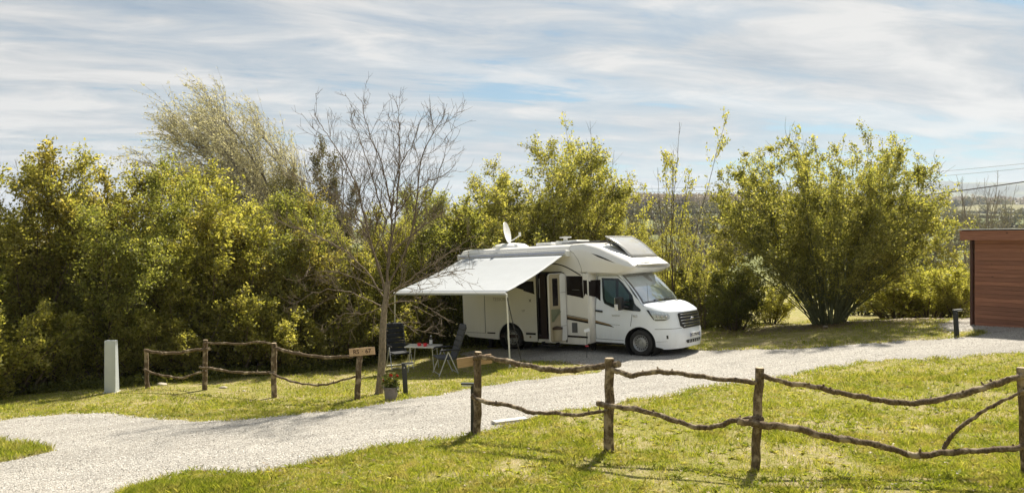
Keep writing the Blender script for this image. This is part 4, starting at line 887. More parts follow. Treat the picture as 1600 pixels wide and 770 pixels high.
vpart('solar_panel', MB().box((-1.95, .15, 3.145), (.9, 1.3, .03)), 'graphic', van, .005); vpart('roof_rail', MB().tube([(-2.4, -.85, 3.13), (-1.2, -.85, 3.13)], .014, 8), 'seam')
# raised panoramic roof window
rw = lambda t: (-.36-.74*t, 2.645+.62*t+.07*math.sin(math.pi*t))
rows = [[(rw(j/8)[0]+.08*(1-(y/.75)**2)*(1-j/8), y, rw(j/8)[1]) for y in [-.72+1.44*i/10 for i in range(11)]] for j in range(9)]
pw = vpart('roof_window', MB().grid(rows), 'roofglass', van, 0, 60, .02)
vpart('window_edge', MB().tube([rows[0][0]]+[r[0] for r in rows[1:]], .012, 6).tube([r[-1] for r in rows], .012, 6).tube(rows[-1], .012, 6), 'silver', pw)
vpart('hinge_line', MB().tube(rows[0], .013, 6), 'seam', pw)
for y_ in (-.6, .6): vpart('stay', MB().tube([(-1.25, y_, 3.02), (-.95, y_, 3.12)], .012, 6).tube([(-1.0, y_, 2.98), (-1.15, y_*.98, 3.2)], .010, 6), 'seam', pw)
vpart('window_well', MB().grid([[(rw(j/6)[0]+.02, y, 2.66+.42*(j/6)**.8) for y in (-.66, 0, .66)] for j in range(7)]), 'graphic', van, 0, 60)
# name on the nose of the bay
me = text_mesh('b', .17, .001, .004); o = link('logo', me, M['ink'], van); o.location = (-.115, -.885, 2.472); o.rotation_euler = (R(58), 0, R(74)); me = text_mesh('BENIMAR', .088, .001, .001); o = link('lettering', me, M['seam'], van); o.location = (-.025, -.60, 2.486); o.rotation_euler = (R(55), 0, R(80))
# true lengths: the body is stretched to its measured wheelbase and overhangs
FX = lambda x: x*1.09 if x < 0 else x*.95
def fit(o, top=True):
    for c in list(o.children):
        if c.name.split('.')[0] in ('awning', 'satellite_dish'): continue
        if c.type == 'EMPTY': c.location.x = FX(c.location.x); continue
        if c.location.length > .01: c.location.x = FX(c.location.x)
        else:
            for q in c.data.vertices: q.co.x = FX(q.co.x)
        fit(c)
fit(van)
# small stand with a pale tilted panel by the cab step
sp_ = at(917, 560); st = thing('solar_lamp', 'thin stake with a small pale tilted panel standing beside the motorhome flank', 'garden lamp', (sp_.x, sp_.y, sp_.z))
sc_ = atd(917, 516, sp_.y).z-sp_.z
MB().tube([(0, 0, -.05), (0, 0, sc_-.03)], .008, 6).obj('stake', M['black'], st); MB().box((.0, 0, sc_), (.15, .10, .02), Matrix.Rotation(R(-22), 3, 'Y') @ Matrix.Rotation(R(50), 3, 'X')).obj('panel', M['white'], st, .003)
MB().lathe([(0, 0), (.045, .01), (.05, .03), (0, .04)], 14, (0, 0, sc_*.42)).obj('red_cap', M['red'], st)

# ================================================================== TREES AND SHRUBS
class Plant:
    def __init__(s, seed): s.rg = np.random.RandomState(seed); s.b = []; s.P = []; s.D = []      # branches: (points, radii)
    def walk(s, p, d, L, r0, r1, n, wob, trop, tv=(0, 0, 1), floor=None):
        p = np.array(p, float); d = np.array(d, float); d /= np.linalg.norm(d); tv = np.array(tv, float); pts = [p.copy()]; h = L/n
        for i in range(n):
            d = d+s.rg.normal(0, wob, 3)+tv*trop; d /= np.linalg.norm(d); p = p+d*h
            if floor is not None and p[2] < floor: p[2] = floor; d[2] = abs(d[2])
            pts.append(p.copy())
        pts = np.array(pts); rr = np.linspace(r0, r1, n+1); s.b.append((pts, rr)); return pts, rr
    def side(s, pts, t, ang):
        """a direction leaving a branch at fraction t by the given angle"""
        i = min(int(t*(len(pts)-1)), len(pts)-2); d = pts[i+1]-pts[i]; d /= np.linalg.norm(d); q = pts[i]+(pts[i+1]-pts[i])*(t*(len(pts)-1)-i)
        v = s.rg.normal(0, 1, 3); v -= d*v.dot(d); v /= np.linalg.norm(v); return q, d*math.cos(ang)+v*math.sin(ang), i
    def leaf(s, pts, n, t0=.2, out=.5, spread=.03, drop=0.):
        t = t0+(1-t0)*s.rg.rand(n); k = len(pts)-1; i = np.minimum((t*k).astype(int), k-1); f = (t*k-i)[:, None]
        q = pts[i]*(1-f)+pts[i+1]*f; d = pts[i+1]-pts[i]; d /= np.linalg.norm(d, axis=1, keepdims=True)
        s.P.append(q+s.rg.normal(0, spread, q.shape)); s.D.append(d*out+s.rg.normal(0, .6, q.shape)+np.array([0, 0, drop]))
    def tubes(s, name, k_big=7, k_small=4, rmin=0):
        V = []; Fc = []; base = 0
        for pts, rr in s.b:
            if rr[0] < rmin: continue
            k = k_big if rr[0] > .03 else (k_small if rr[0] > .008 else 3)
            d = np.gradient(pts, axis=0); d /= np.linalg.norm(d, axis=1, keepdims=True)+1e-9
            ref = np.array([0, 0, 1.]) if abs(d[0][2]) < .8 else np.array([1., 0, 0]); u = np.cross(d, ref); u /= np.linalg.norm(u, axis=1, keepdims=True)+1e-9; w_ = np.cross(d, u)
            a = np.arange(k)*2*math.pi/k
            ring = pts[:, None]+(u[:, None]*np.cos(a)[None, :, None]+w_[:, None]*np.sin(a)[None, :, None])*rr[:, None, None]
            V.append(ring.reshape(-1, 3)); n = len(pts); i = np.arange(n-1)[:, None]*k; j = np.arange(k)[None, :]; j2 = (j+1) % k
            Fc.append(base+np.stack([i+j, i+j2, i+k+j2, i+k+j], -1).reshape(-1, 4)); base += n*k
        V = np.concatenate(V); Fc = np.concatenate(Fc).astype(np.int32); me = bpy.data.meshes.new(name)
        me.vertices.add(len(V)); me.vertices.foreach_set('co', V.reshape(-1).astype(np.float32)); me.loops.add(Fc.size); me.loops.foreach_set('vertex_index', Fc.reshape(-1))
        me.polygons.add(len(Fc)); me.polygons.foreach_set('loop_start', np.arange(0, Fc.size, 4, dtype=np.int32)); me.update(calc_edges=True); me.shade_smooth(); return me
    def crown(s, name, size, jit=.35, asp=.62):
        P = np.concatenate(s.P); D = np.concatenate(s.D); n = len(P)
        return quick(4, leafquads(P, D, size*(1-jit+2*jit*s.rg.rand(n)), s.rg, asp), name, None)
def shrub_mesh(seed, H, Rd, stems, nb, nt, nl, size, ang=.5, low=.12, wob=.10, leafy=(.25, 1), lean=(0, 0)):
    """many-stemmed bush: stems fan out from the root, boughs leave them, twigs leave the boughs, leaves sit on twigs"""
    p = Plant(seed); rg = p.rg
    for i in range(stems):
        a = rg.rand()*6.283; rr = rg.rand()**.55; tilt = rr*Rd/H*1.25
        base = (math.cos(a)*.35*rr, math.sin(a)*.35*rr, -.1); d = (math.cos(a)*tilt+lean[0], math.sin(a)*tilt+lean[1], 1)
        L = H*(1.02-.28*rr*rr)*(.80+.25*rg.rand()); r0 = .022+.02*rg.rand()
        pts, _ = p.walk(base, d, L, r0, .006, 9, wob*.6, .02)
        for j in range(nb):
            t = low+(1-low)*(.02+.98*rg.rand()**.85); q, dd, i_ = p.side(pts, min(t, .99), ang+.4*rg.rand()); Lb = (L*.30*(1.15-t*.75))*(.6+.7*rg.rand())
            bp, _ = p.walk(q, dd, Lb, .008, .003, 4, .16, .08)
            for k in range(nt):
                q2, d2, _i = p.side(bp, .15+.84*rg.rand(), .4+.6*rg.rand()); tp, _ = p.walk(q2, d2, Lb*.35*(.5+rg.rand()), .004, .002, 2, .2, .05)
                p.leaf(tp, nl, .0, .5, .062)
        # the leader breaks out of the outline
        p.leaf(pts[-4:], nl*3, 0, .7, .05)
    return p.tubes('stems'), p.crown('crown', size)
PROTO = {}
def plant(kind, name, label, cat, loc, rz, sc, mats, group=None, parts=('stems', 'crown')):
    o = thing(name, label, cat, loc, rz, group); o.scale = sc
    for me, pn, m in zip(PROTO[kind], parts, mats):
        key = (kind, pn, m)
        if key not in PROTO: me2 = me.copy(); me2.materials.clear(); me2.materials.append(M[m]); PROTO[key] = me2
        c = bpy.data.objects.new(pn, PROTO[key]); COL.objects.link(c); c.parent = o
    return o
PROTO['h1'] = shrub_mesh(101, 6.0, 2.1, 18, 14, 10, 14, .076)
PROTO['h2'] = shrub_mesh(102, 6.0, 2.3, 15, 15, 11, 16, .068, .55)
PROTO['h3'] = shrub_mesh(103, 5.8, 2.0, 18, 13, 10, 12, .088, .45)
PROTO['low'] = shrub_mesh(104, 2.4, 1.7, 18, 9, 8, 11, .072, .6, .05)
PROTO['thin'] = shrub_mesh(105, 5.6, 1.5, 13, 8, 5, 7, .085, .45, .25)
HG = 'tall leafy shrubs of the hedge behind the lawn'
hed = [  # px, distance, top row, kind, width, leaves, label
 (-70, 19.6, 235, 'h2', 1.1, 'hedgeg', 'tall hedge shrub cut off by the left edge of the view'),
 (40, 20.6, 236, 'h1', 1.0, 'hedge', 'tall olive-green hedge shrub at the far left, behind the low bright bush'),
 (130, 21.6, 224, 'h3', 1.0, 'hedgeb', 'tall hedge shrub with airy upright tips, behind the pale grey pillar'),
 (205, 21.2, 240, 'h2', 1.0, 'hedgeg', 'dense olive hedge shrub between the pillar and the first lawn fence post'),
 (275, 22.4, 252, 'h1', 1.05, 'hedge', 'yellow-green hedge shrub in front of the pale willow, left half'),
 (345, 21.8, 278, 'h3', 1.05, 'bright', 'bright yellow-green hedge shrub straight below the pale willow'),
 (415, 22.8, 285, 'h2', 1.05, 'hedgeb', 'yellow-green hedge shrub at the right foot of the pale willow'),
 (485, 23.2, 300, 'h1', 1.0, 'hedgeg', 'hedge shrub just left of the bare young tree'),
 (555, 24.0, 318, 'h3', 1.0, 'hedge', 'hedge shrub seen through the lower limbs of the bare young tree'),
 (620, 25.0, 305, 'h2', 1.0, 'bright', 'sunlit hedge shrub right behind the bare tree trunk'),
 (690, 26.2, 300, 'h1', 1.05, 'hedgeg', 'hedge shrub above the left end of the awning'),
 (755, 27.0, 268, 'h3', 1.1, 'sallow', 'hedge shrub behind the satellite dish'),
 (818, 27.6, 236, 'h2', 1.15, 'hedge', 'tallest full-leaved shrub behind the motorhome roof'),
 (880, 28.2, 228, 'h1', 1.0, 'sallow', 'tall shrub with light tips behind the middle of the motorhome'),
 (935, 28.8, 300, 'h2', 1.0, 'hedge', 'lower green shrub behind the over-cab bay of the motorhome')]
for i, (px, d, ty, kd, wx, mt, lb) in enumerate(hed):
    x = (px-CX)/F_PX*d; g = gz(x, d); H = CZ+(HY-ty)/F_PX*d-g; s_ = H/6.35
    plant(kd, 'hedge_shrub', lb, 'shrub', (x, d, g), i*2.4+.7, (s_*wx*1.1, s_*wx*1.05, s_), ('stem', mt), HG)
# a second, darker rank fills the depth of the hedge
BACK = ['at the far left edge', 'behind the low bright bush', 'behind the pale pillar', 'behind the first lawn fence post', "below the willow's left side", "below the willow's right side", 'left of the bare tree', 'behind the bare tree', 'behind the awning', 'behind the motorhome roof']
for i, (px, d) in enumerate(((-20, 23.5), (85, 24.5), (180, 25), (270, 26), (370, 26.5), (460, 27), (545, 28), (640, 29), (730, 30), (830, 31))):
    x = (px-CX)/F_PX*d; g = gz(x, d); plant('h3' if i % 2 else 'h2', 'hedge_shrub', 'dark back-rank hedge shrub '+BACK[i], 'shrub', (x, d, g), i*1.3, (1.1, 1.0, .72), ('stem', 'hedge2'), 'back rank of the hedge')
lowl = [(15, 18.3, 2.5, 'bright', 'low bright leafy bush at the lower left corner of the hedge'), (-60, 17.6, 2.6, 'bright', 'bright bush cut off by the left edge at the hedge foot'), (92, 19.6, 2.1, 'hedge', 'low dark bush left of the pale pillar'), (165, 19.8, 2.5, 'bright', 'bright low bush with pale shoots directly behind the pale pillar'),
        (240, 20.2, 2.2, 'hedge', 'low bush behind the first panel of the lawn fence'), (305, 20.6, 2.5, 'hedge', 'low bush behind the tallest lawn fence post'), (375, 21.0, 2.7, 'hedge', 'low bush behind the middle panel of the lawn fence'), (450, 21.6, 2.6, 'hedge', 'low bush behind the right panel of the lawn fence'),
        (520, 22.3, 2.6, 'hedge', 'low bush behind the sign board'), (585, 23.2, 2.5, 'hedge', 'low bush behind the black camping chair'), (650, 24.2, 2.4, 'hedge', 'low bush behind the camping table'), (715, 25.2, 2.4, 'hedge2', 'dark low bush at the rear corner of the motorhome')]
for i, (px, d, H, mt, lb) in enumerate(lowl):
    x = (px-CX)/F_PX*d; g = gz(x, d); s_ = H/2.4; plant('low', 'low_bush', lb, 'bush', (x, d, g), i*1.9+.3, (s_*1.1, s_*1.0, s_), ('stem', mt), 'low bushes along the foot of the hedge')
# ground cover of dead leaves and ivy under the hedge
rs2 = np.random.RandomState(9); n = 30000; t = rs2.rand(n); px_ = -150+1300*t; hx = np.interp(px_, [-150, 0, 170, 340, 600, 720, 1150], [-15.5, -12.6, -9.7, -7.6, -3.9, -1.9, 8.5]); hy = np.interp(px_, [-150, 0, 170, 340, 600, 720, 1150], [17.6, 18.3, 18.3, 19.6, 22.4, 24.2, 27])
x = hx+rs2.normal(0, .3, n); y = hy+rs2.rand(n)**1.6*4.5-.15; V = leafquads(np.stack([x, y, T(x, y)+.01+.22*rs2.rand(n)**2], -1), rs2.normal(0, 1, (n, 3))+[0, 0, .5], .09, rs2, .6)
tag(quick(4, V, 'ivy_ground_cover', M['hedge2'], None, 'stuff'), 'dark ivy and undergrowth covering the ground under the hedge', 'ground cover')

# the big round coppiced sallow on the right
p = Plant(7); rg = p.rg; d0 = 24.6; R0 = 4.0; HC = 3.0; HV = 3.45          # crown dome: half width, centre height, half height
def in_dome(q, k=1.0): return (q[0]/R0)**2+(q[1]/3.2)**2+((q[2]-HC)/HV)**2 < k
for i in range(110):
    # every stem aims at a point of the dome and bends towards it
    a = i*2.39996+rg.normal(0, .12); el = math.asin(min(.99, -.20+1.17*((i*37) % 110+.5)/110)); k_ = (.84+.13*rg.rand()) if i % 4 else .45+.3*rg.rand()
    ce = math.cos(el)**.72; se = math.copysign(abs(math.sin(el))**.85, el); tgt = np.array([R0*ce*math.cos(a), 3.3*ce*math.sin(a), HC+HV*se])*[k_, k_, 1]
    tgt[2] = HC+(tgt[2]-HC)*k_; b0 = np.array([math.cos(a)*.55*rg.rand()+rg.normal(0, .08), math.sin(a)*.45*rg.rand()+rg.normal(0, .08), -.15])
    mid_ = b0*.45+tgt*.55+np.array([0, 0, .55*(1-abs(math.sin(el)))+.2])+rg.normal(0, .18, 3); n = 12; tt = np.linspace(0, 1, n+1)[:, None]
    pts = b0*(1-tt)**2+2*mid_*tt*(1-tt)+tgt*tt**2; pts += np.cumsum(rg.normal(0, .022, pts.shape), axis=0)
    r0 = .014+.026*rg.rand()**2; p.b.append((pts, np.linspace(r0, .005, n+1))); L = np.linalg.norm(tgt-b0)
    for j in range(13):
        t = .17+.82*rg.rand()**.85; q, dd, _i = p.side(pts, min(t, .99), .45+.5*rg.rand()); Lb = 1.25*(1.15-t*.6)*(.5+.7*rg.rand()); bp, _ = p.walk(q, dd, Lb, .008, .003, 4, .16, .07)
        if not in_dome(bp[-1], 1.16): continue
        for k in range(7):
            q2, d2, _i = p.side(bp, .1+.88*rg.rand(), .4+.5*rg.rand()); tp, _ = p.walk(q2, d2, Lb*.36*(.5+rg.rand()), .004, .002, 2, .2, .05); p.leaf(tp, 17 if t > .4 else 10, .1, .5, .045)
    p.leaf(pts[-4:], 26, 0, .7, .07)
    if el > .5 and rg.rand() < .55: sh, _ = p.walk(pts[-1], (rg.normal(0, .2), rg.normal(0, .2), 1), .22+.25*rg.rand(), .005, .002, 3, .08, .1); p.leaf(sh, 16, .1, .6, .035)
PROTO['sallow'] = (p.tubes('stems'), p.crown('crown', .070))
x = (1294-CX)/F_PX*d0
plant('sallow', 'sallow_bush', 'big round many-stemmed bush fanning out of the grass right of the motorhome', 'bush', (x, d0, gz(x, d0)), 0, (1.02, 1.0, 1.0), ('greenstem', 'sallow'))
# thin-leaved stems between motorhome and big bush
p = Plant(66); rg = p.rg                     # tall thin poles with a leafy top
for i in range(7):
    a = rg.rand()*6.283; pts, _ = p.walk((rg.normal(0, .25), rg.normal(0, .2), -.1), (math.cos(a)*.08+.10*(i % 3), math.sin(a)*.1, 1), 7*(.66+.34*rg.rand()), .022, .005, 12, .04, .01)
    for j in range(16):
        t = .40+.59*rg.rand()**.6; q, dd, _i = p.side(pts, min(t, .99), .5+.4*rg.rand()); bp, _ = p.walk(q, dd, .75*(1.3-t)*(.5+rg.rand())+.15, .005, .002, 4, .12, .12)
        if i % 3: p.leaf(bp, 9 if t < .7 else 20, .2, .5, .05)
PROTO['pole'] = (p.tubes('stems'), p.crown('crown', .085))
mids = [(1040, 27.5, 7.0, 'pole', 'bright', 'tall thin poles with leafy tops rising into the sky gap right of the hedge'), (925, 29.5, 7.6, 'pole', 'bright', 'tall thin poles with leafy tops at the right end of the hedge'),
 (1000, 27.0, 3.7, 'thin', 'bright', 'thin upright shrub with slanting stems just right of the over-cab bay'), (1062, 28.0, 4.3, 'thin', 'hedge', 'thin-leaved sapling clump between the motorhome and the big round bush'),
        (1098, 26.5, 3.3, 'thin', 'bright', 'sparse shrub of slanting bare stems behind the motorhome bonnet'), (980, 30, 3.4, 'thin', 'bright', 'sparse light-green shrub half hidden by the roof window of the motorhome'), (905, 30.5, 7.6, 'thin', 'bright', 'slender shoots standing above the hedge left of the open sky gap'), (942, 31, 6.9, 'thin', 'bright', 'thin airy sapling at the right end of the hedge')]
for i, (px, d, H_, kd, mt, lb) in enumerate(mids):
    x = (px-CX)/F_PX*d; g = gz(x, d); s_ = H_/5.6; plant(kd, 'sapling_clump', lb, 'shrub', (x, d, g), i*2.1, (s_*.8, s_*.8, s_), ('stem', mt), 'thin sapling clumps behind the motorhome')
for i, (px, d, H_, kd, mt, lb, wx) in enumerate([(1150, 25.6, 2.35, 'low', 'hedge2', 'dark evergreen bush right of the motorhome bonnet', 1.15), (1118, 27.0, 2.6, 'low', 'hedge2', 'dark evergreen bush touching the motorhome wing in the view', 1.0), (1035, 28.5, 2.2, 'low', 'bright', 'low bright bush behind the windscreen of the motorhome', 1.4), (1090, 29.5, 2.4, 'low', 'bright', 'bright low bush behind the bonnet, left of the dark evergreen', 1.3),
    (1205, 27.5, 1.6, 'low', 'bright', 'low light bush under the left side of the big round bush', 1.1), (1400, 27.5, 2.0, 'low', 'bright', 'sunlit spreading bush right of the big round bush', 1.9), (1452, 26.0, 2.15, 'low', 'bright', 'pale yellow-green bush beside the cabin path', 1.35), (1495, 25.3, 1.7, 'low', 'bright', 'small pale bush against the left corner of the cabin', 1.0),
    (1345, 31, 2.3, 'low', 'hedge2', 'dark low bush behind the big round bush', 2.0), (1430, 31.5, 2.3, 'low', 'hedge2', 'dark low bush behind the sunlit spreading bush', 2.2), (1520, 29, 2.0, 'low', 'hedge', 'green bush behind the cabin corner', 1.5)]):
    x = (px-CX)/F_PX*d; g = gz(x, d); s_ = H_/2.4; plant(kd, 'low_bush', lb, 'bush', (x, d, g), i*1.7+1, (s_*wx, s_*wx*.8, s_), ('stem', mt))
# pale willow leaning in the wind
def willow(seed, H, lean, nl, size):
    p = Plant(seed); rg = p.rg
    for i in range(9):
        a = rg.rand()*6.283; pts, _ = p.walk((math.cos(a)*.4, math.sin(a)*.4, -.2), (math.cos(a)*.42+.55, math.sin(a)*.3, 1), H*(.66+.26*rg.rand()), .085, .02, 10, .05, .20, (lean*2.2, 0, .4))
        for j in range(17):
            t = .26+.73*rg.rand()**.8; q, dd, _i = p.side(pts, min(t, .99), .35+.35*rg.rand()); Lb = H*.20*(1.3-t*.65)*(.7+.5*rg.rand()); bp, _ = p.walk(q, dd, Lb, .02, .006, 6, .08, .12, (lean, 0, .6))
            for k in range(11):
                q2, d2, _i = p.side(bp, .1+.89*rg.rand(), .4+.3*rg.rand()); tp, _ = p.walk(q2, d2, H*.115*(.5+rg.rand()), .008, .003, 5, .08, .22, (lean*1.3, 0, -.15)); p.leaf(tp, nl, .05, .8, .03)
    return p.tubes('branches'), p.crown('crown', size, .35, .34)
PROTO['willow'] = willow(31, 12.0, -.42, 17, .12)
for i, (px, d, ty, rz, lb) in enumerate([(400, 38, 96, 0, 'pale wind-bent willow above the hedge, the left one of the two'), (462, 39, 138, .5, 'pale wind-bent willow above the hedge, the right one nearest the bare tree')]):
    x = (px-CX)/F_PX*d; g = gz(x, 33)-1; H = CZ+(HY-ty)/F_PX*d-g; s_ = H/11.6; plant('willow', 'willow_tree', lb, 'tree', (x, d, g), rz, (s_*.85, s_*.8, s_), ('greytwig', 'willow'), 'pale willows behind the hedge', ('branches', 'crown'))

# bare trees: crown is its net of twigs
def bare_limb(p, pts, r0, r1, lv=2, dens=1.0, L0=1.1, up=.10):
    rg = p.rg; rr = np.linspace(r0, r1, len(pts)); p.b.append((pts, rr)); Lt = np.sum(np.linalg.norm(np.diff(pts, axis=0), axis=1))
    for j in range(max(2, int(Lt*4.2*dens))):
        t = .14+.84*rg.rand(); q, dd, i_ = p.side(pts, t, .55+.45*rg.rand()); L = L0*(1.15-.75*t)*(.4+.9*rg.rand()); ra = max(.004, rr[min(i_, len(rr)-1)]*.5)
        bp, _ = p.walk(q, dd, L, ra, .0035, 5, .13, up)
        if lv > 1:
            for k in range(max(2, int(L*8))):
                q2, d2, _i = p.side(bp, .15+.83*rg.rand(), .5+.5*rg.rand()); tp, _ = p.walk(q2, d2, L*.42*(.4+.8*rg.rand()), .0042, .0022, 3, .16, up)
                if rg.rand() < .5: q3, d3, _i = p.side(tp, .3+.6*rg.rand(), .7); p.walk(q3, d3, .10+.12*rg.rand(), .003, .002, 2, .1, up)
bt = at(592, 615); dB = bt.y
tree = thing('bare_tree', 'leafless young tree with a pale slender trunk standing on the lawn edge', 'tree', bt)
def lp(pxs, off, seed, n=6):
    rg = np.random.RandomState(seed); L = len(pxs); pxs = [(x_-max(0, (300-y_))*.09, y_+(300-y_)*.10 if y_ < 300 else y_) for x_, y_ in pxs]; pts = [np.array(atd(q[0], q[1], dB+off*i/(L-1)))-np.array(bt) for i, q in enumerate(pxs)]
    return np.array([tuple(v) for v in smooth_path(pts, n)])+np.concatenate([np.zeros((1, 3)), rg.normal(0, .003 if seed == 1 else .012, ((L-1)*n, 3))])
p = Plant(55); tk = lp([(591, 622), (594, 600), (597, 560), (598, 520), (600, 490), (603, 465), (606, 440)], 0, 1); rr = np.interp(np.arange(len(tk)), [0, 3, 12, 36], [.135, .092, .078, .055]); p.b.append((tk, rr)); trunk = p.tubes('trunk', 14)
link('trunk', trunk, M['bark'], tree)
p = Plant(56)
LIMBS = [([(603, 462), (606, 400), (612, 335), (602, 255), (586, 195), (578, 140)], .3, .050, 1.2), ([(604, 450), (636, 385), (650, 325), (663, 245), (688, 195), (700, 178)], -.6, .042, 1.2), ([(602, 455), (580, 380), (560, 300), (545, 250), (520, 200), (502, 165)], .7, .044, 1.3),
         ([(606, 420), (618, 335), (628, 255), (634, 190), (634, 150)], .9, .038, 1.0), ([(600, 445), (572, 360), (530, 312), (482, 282), (455, 268)], -.8, .034, 1.0), ([(606, 462), (650, 430), (700, 396), (742, 368)], -.9, .034, 1.0),
         ([(602, 478), (640, 470), (672, 482), (700, 500)], -.7, .022, .7), ([(599, 480), (560, 462), (520, 452), (478, 464), (448, 486)], -.6, .028, .8), ([(601, 465), (552, 402), (502, 372), (452, 352), (428, 342)], .5, .034, 1.0), ([(604, 468), (642, 442), (690, 428), (742, 418)], -1.3, .028, .8),
         ([(611, 345), (655, 292), (698, 270), (716, 252)], .6, .022, .8), ([(604, 350), (585, 280), (572, 215), (560, 170)], -.5, .026, .9), ([(652, 320), (675, 300), (700, 240), (706, 205)], .2, .018, .7), ([(556, 300), (520, 250), (498, 215)], .3, .018, .8),
         ([(600, 478), (570, 490), (535, 492), (505, 520)], .7, .018, .6), ([(603, 470), (625, 500), (655, 515), (690, 522)], .5, .016, .6), ([(600, 455), (545, 430), (500, 425), (462, 440)], 1.0, .022, .8), ([(608, 400), (640, 370), (680, 340), (705, 330)], 1.0, .022, .8), ([(612, 335), (622, 270), (652, 215), (668, 175)], -.3, .024, .8), ([(596, 420), (560, 350), (520, 320), (500, 260)], -1.0, .022, .8)]
for i, (q, off, r, L0) in enumerate(LIMBS): bare_limb(p, lp(q, off, i), r*.58, .0045, 2, 2.1, L0)
link('branches', p.tubes('branches', 7, 4), M['twig'], tree)
def bare_mesh(seed, H, fork, spread, nl=7, L0=1.0, up=.1, r=.11):
    p = Plant(seed); rg = p.rg; tk, _ = p.walk((0, 0, -.3), (rg.normal(0, .04), 0, 1), H*fork, r, r*.75, 5, .03, .02); t = p.tubes('trunk'); p.b = []
    for i in range(nl):
        a = i/nl*6.283+rg.rand(); q = tk[-1-(i % 2)]; pts, _ = p.walk(q, (math.cos(a)*spread, math.sin(a)*spread, 1), H*(1-fork)*(.75+.3*rg.rand()), r*.5, .008, 9, .07, .05)
        bare_limb(p, pts, r*.5, .01, 2, .75, L0*H/6.5, up)
    return t, p.tubes('branches', 5, 3)
PROTO['bareA'] = bare_mesh(61, 9, .22, .42); PROTO['bareB'] = bare_mesh(62, 10, .15, .30, 6, .8, .16, .10); PROTO['bareC'] = bare_mesh(63, 8, .25, .75, 9, 1.0, .10, .16)
bl = [(520, 33, 175, 'bareA', 'greytwig', 'dark leafless tree behind the hedge left of the bare young tree', .55), (1085, 60, 258, 'bareC', 'greytwig', 'wide brown leafless tree on the slope behind the gap', .9), (1110, 72, 262, 'bareC', 'greytwig', 'leafless tree peeping out at the left edge of the big round bush', .9),
      (1480, 48, 262, 'bareB', 'greytwig', 'leafless tree touching the right edge of the big round bush', .7), (1512, 52, 250, 'bareA', 'greytwig', 'tallest leafless tree above the left corner of the cabin', .65), (1530, 58, 246, 'bareB', 'greytwig', 'slim leafless tree rising behind the cabin roof corner', .7), (1562, 66, 266, 'bareA', 'greytwig', 'small forked leafless tree over the cabin roof', .6), (1600, 90, 300, 'bareC', 'greytwig', 'low round leafless tree at the right edge beyond the cabin roof', .7),
      (990, 46, 238, 'bareB', 'greytwig', 'thin leafless sapling pair standing in the sky gap right of the hedge', .28), (1030, 50, 250, 'bareB', 'greytwig', 'thin leafless sapling behind the tallest leafy clump in the gap', .3), (10, 27, 225, 'bareA', 'greytwig', 'leafless crown showing above the hedge at the far left', .5), (178, 29, 212, 'bareB', 'greytwig', 'thin leafless top showing above the hedge behind the pillar', .4), (300, 40, 200, 'bareA', 'greytwig', 'grey leafless tree mixed into the left side of the pale willows', .6)]
for i, (px, d, ty, kd, mt, lb, wx) in enumerate(bl):
    x = (px-CX)/F_PX*d; g = gz(x, d); H = CZ+(HY-ty)/F_PX*d-g; s_ = H/{'bareA': 9, 'bareB': 10, 'bareC': 8}[kd]
    plant(kd, 'leafless_tree', lb, 'tree', (x, d, g), i*1.1, (s_*wx*1.2, s_*wx*1.2, s_*.98), (mt, mt), None, ('trunk', 'branches'))
# mixed greener tree just left of the bare tree, behind the hedge
x = (492-CX)/F_PX*34; g = gz(x, 34); plant('h2', 'green_tree', 'round olive-green tree crown behind the hedge between the willow and the bare tree', 'tree', (x, 34, g), 1, (1.15, 1.1, (CZ+(HY-232)/F_PX*34-g)/6), ('stem', 'farleaf'))
# ---- far country: hedgerows and woods as masses
def far_mass(name, label, spots, mat, leaf, seed):
    """spots: (x, y, radius, height); every crown is a cloud of leafy faces"""
    rg = np.random.RandomState(seed); Ps, Ss = [], []
    for x, y, r, h in spots:
        nr = y < 700; n = 230 if nr else 70; d = rg.normal(0, 1, (n, 3)); d /= np.linalg.norm(d, axis=1, keepdims=True); q = d*(rg.rand(n, 1)**.35)*[r, r, h*.45]+[x, y, gz(x, y)+h*.5]; Ps.append(q+rg.normal(0, r*.12, q.shape)); Ss.append(np.full(n, r*leaf*(.5 if nr else 1)))
    P = np.concatenate(Ps); V = leafquads(P, rg.normal(0, 1, P.shape), np.concatenate(Ss), rg, .8); o = quick(4, V, name, M[mat], None, 'stuff'); tag(o, label, 'woodland'); return o
rg = np.random.RandomState(77)
wood = []
for i in range(1500):
    a = rg.uniform(.08, .44); d = rg.uniform(640, 960); wood.append((a*d, d, rg.uniform(4, 7.5), rg.uniform(9, 15)))
far_mass('far_wood', 'brown leafless wood covering the ridge seen through the gap', wood, 'brownwood', .5, 1)
hr = []
for (a0, a1, d, k) in ((.10, .34, 190, 60), (.12, .36, 280, 70), (.08, .32, 420, 80), (.09, .30, 560, 80), (.52, .80, 170, 50), (.52, .82, 240, 80), (.5, .82, 330, 90), (.5, .84, 450, 100), (.5, .85, 620, 110), (.48, .86, 850, 120), (.48, .86, 1150, 130)):
    for i in range(k):
        a = a0+(a1-a0)*i/k+rg.normal(0, .001); dd = d*(1+.07*math.sin(a*19+d)); big = rg.rand() < .10
        hr.append((a*dd, dd, (1.3 if not big else 3.2)*(1+d/900), (2.0 if not big else 7)*(1+d/1600)))
far_mass('field_hedgerows', 'dark hedgerows dividing the far fields', hr, 'farleaf', .55, 2)
w2 = []
for i in range(900): a = rg.uniform(.44, .9); d = rg.uniform(1250, 1900); w2.append((a*d, d, rg.uniform(8, 14), rg.uniform(10, 16)))
far_mass('valley_woods', 'grey-brown woods in the valley far behind the cabin', w2, 'brownwood', .55, 3)
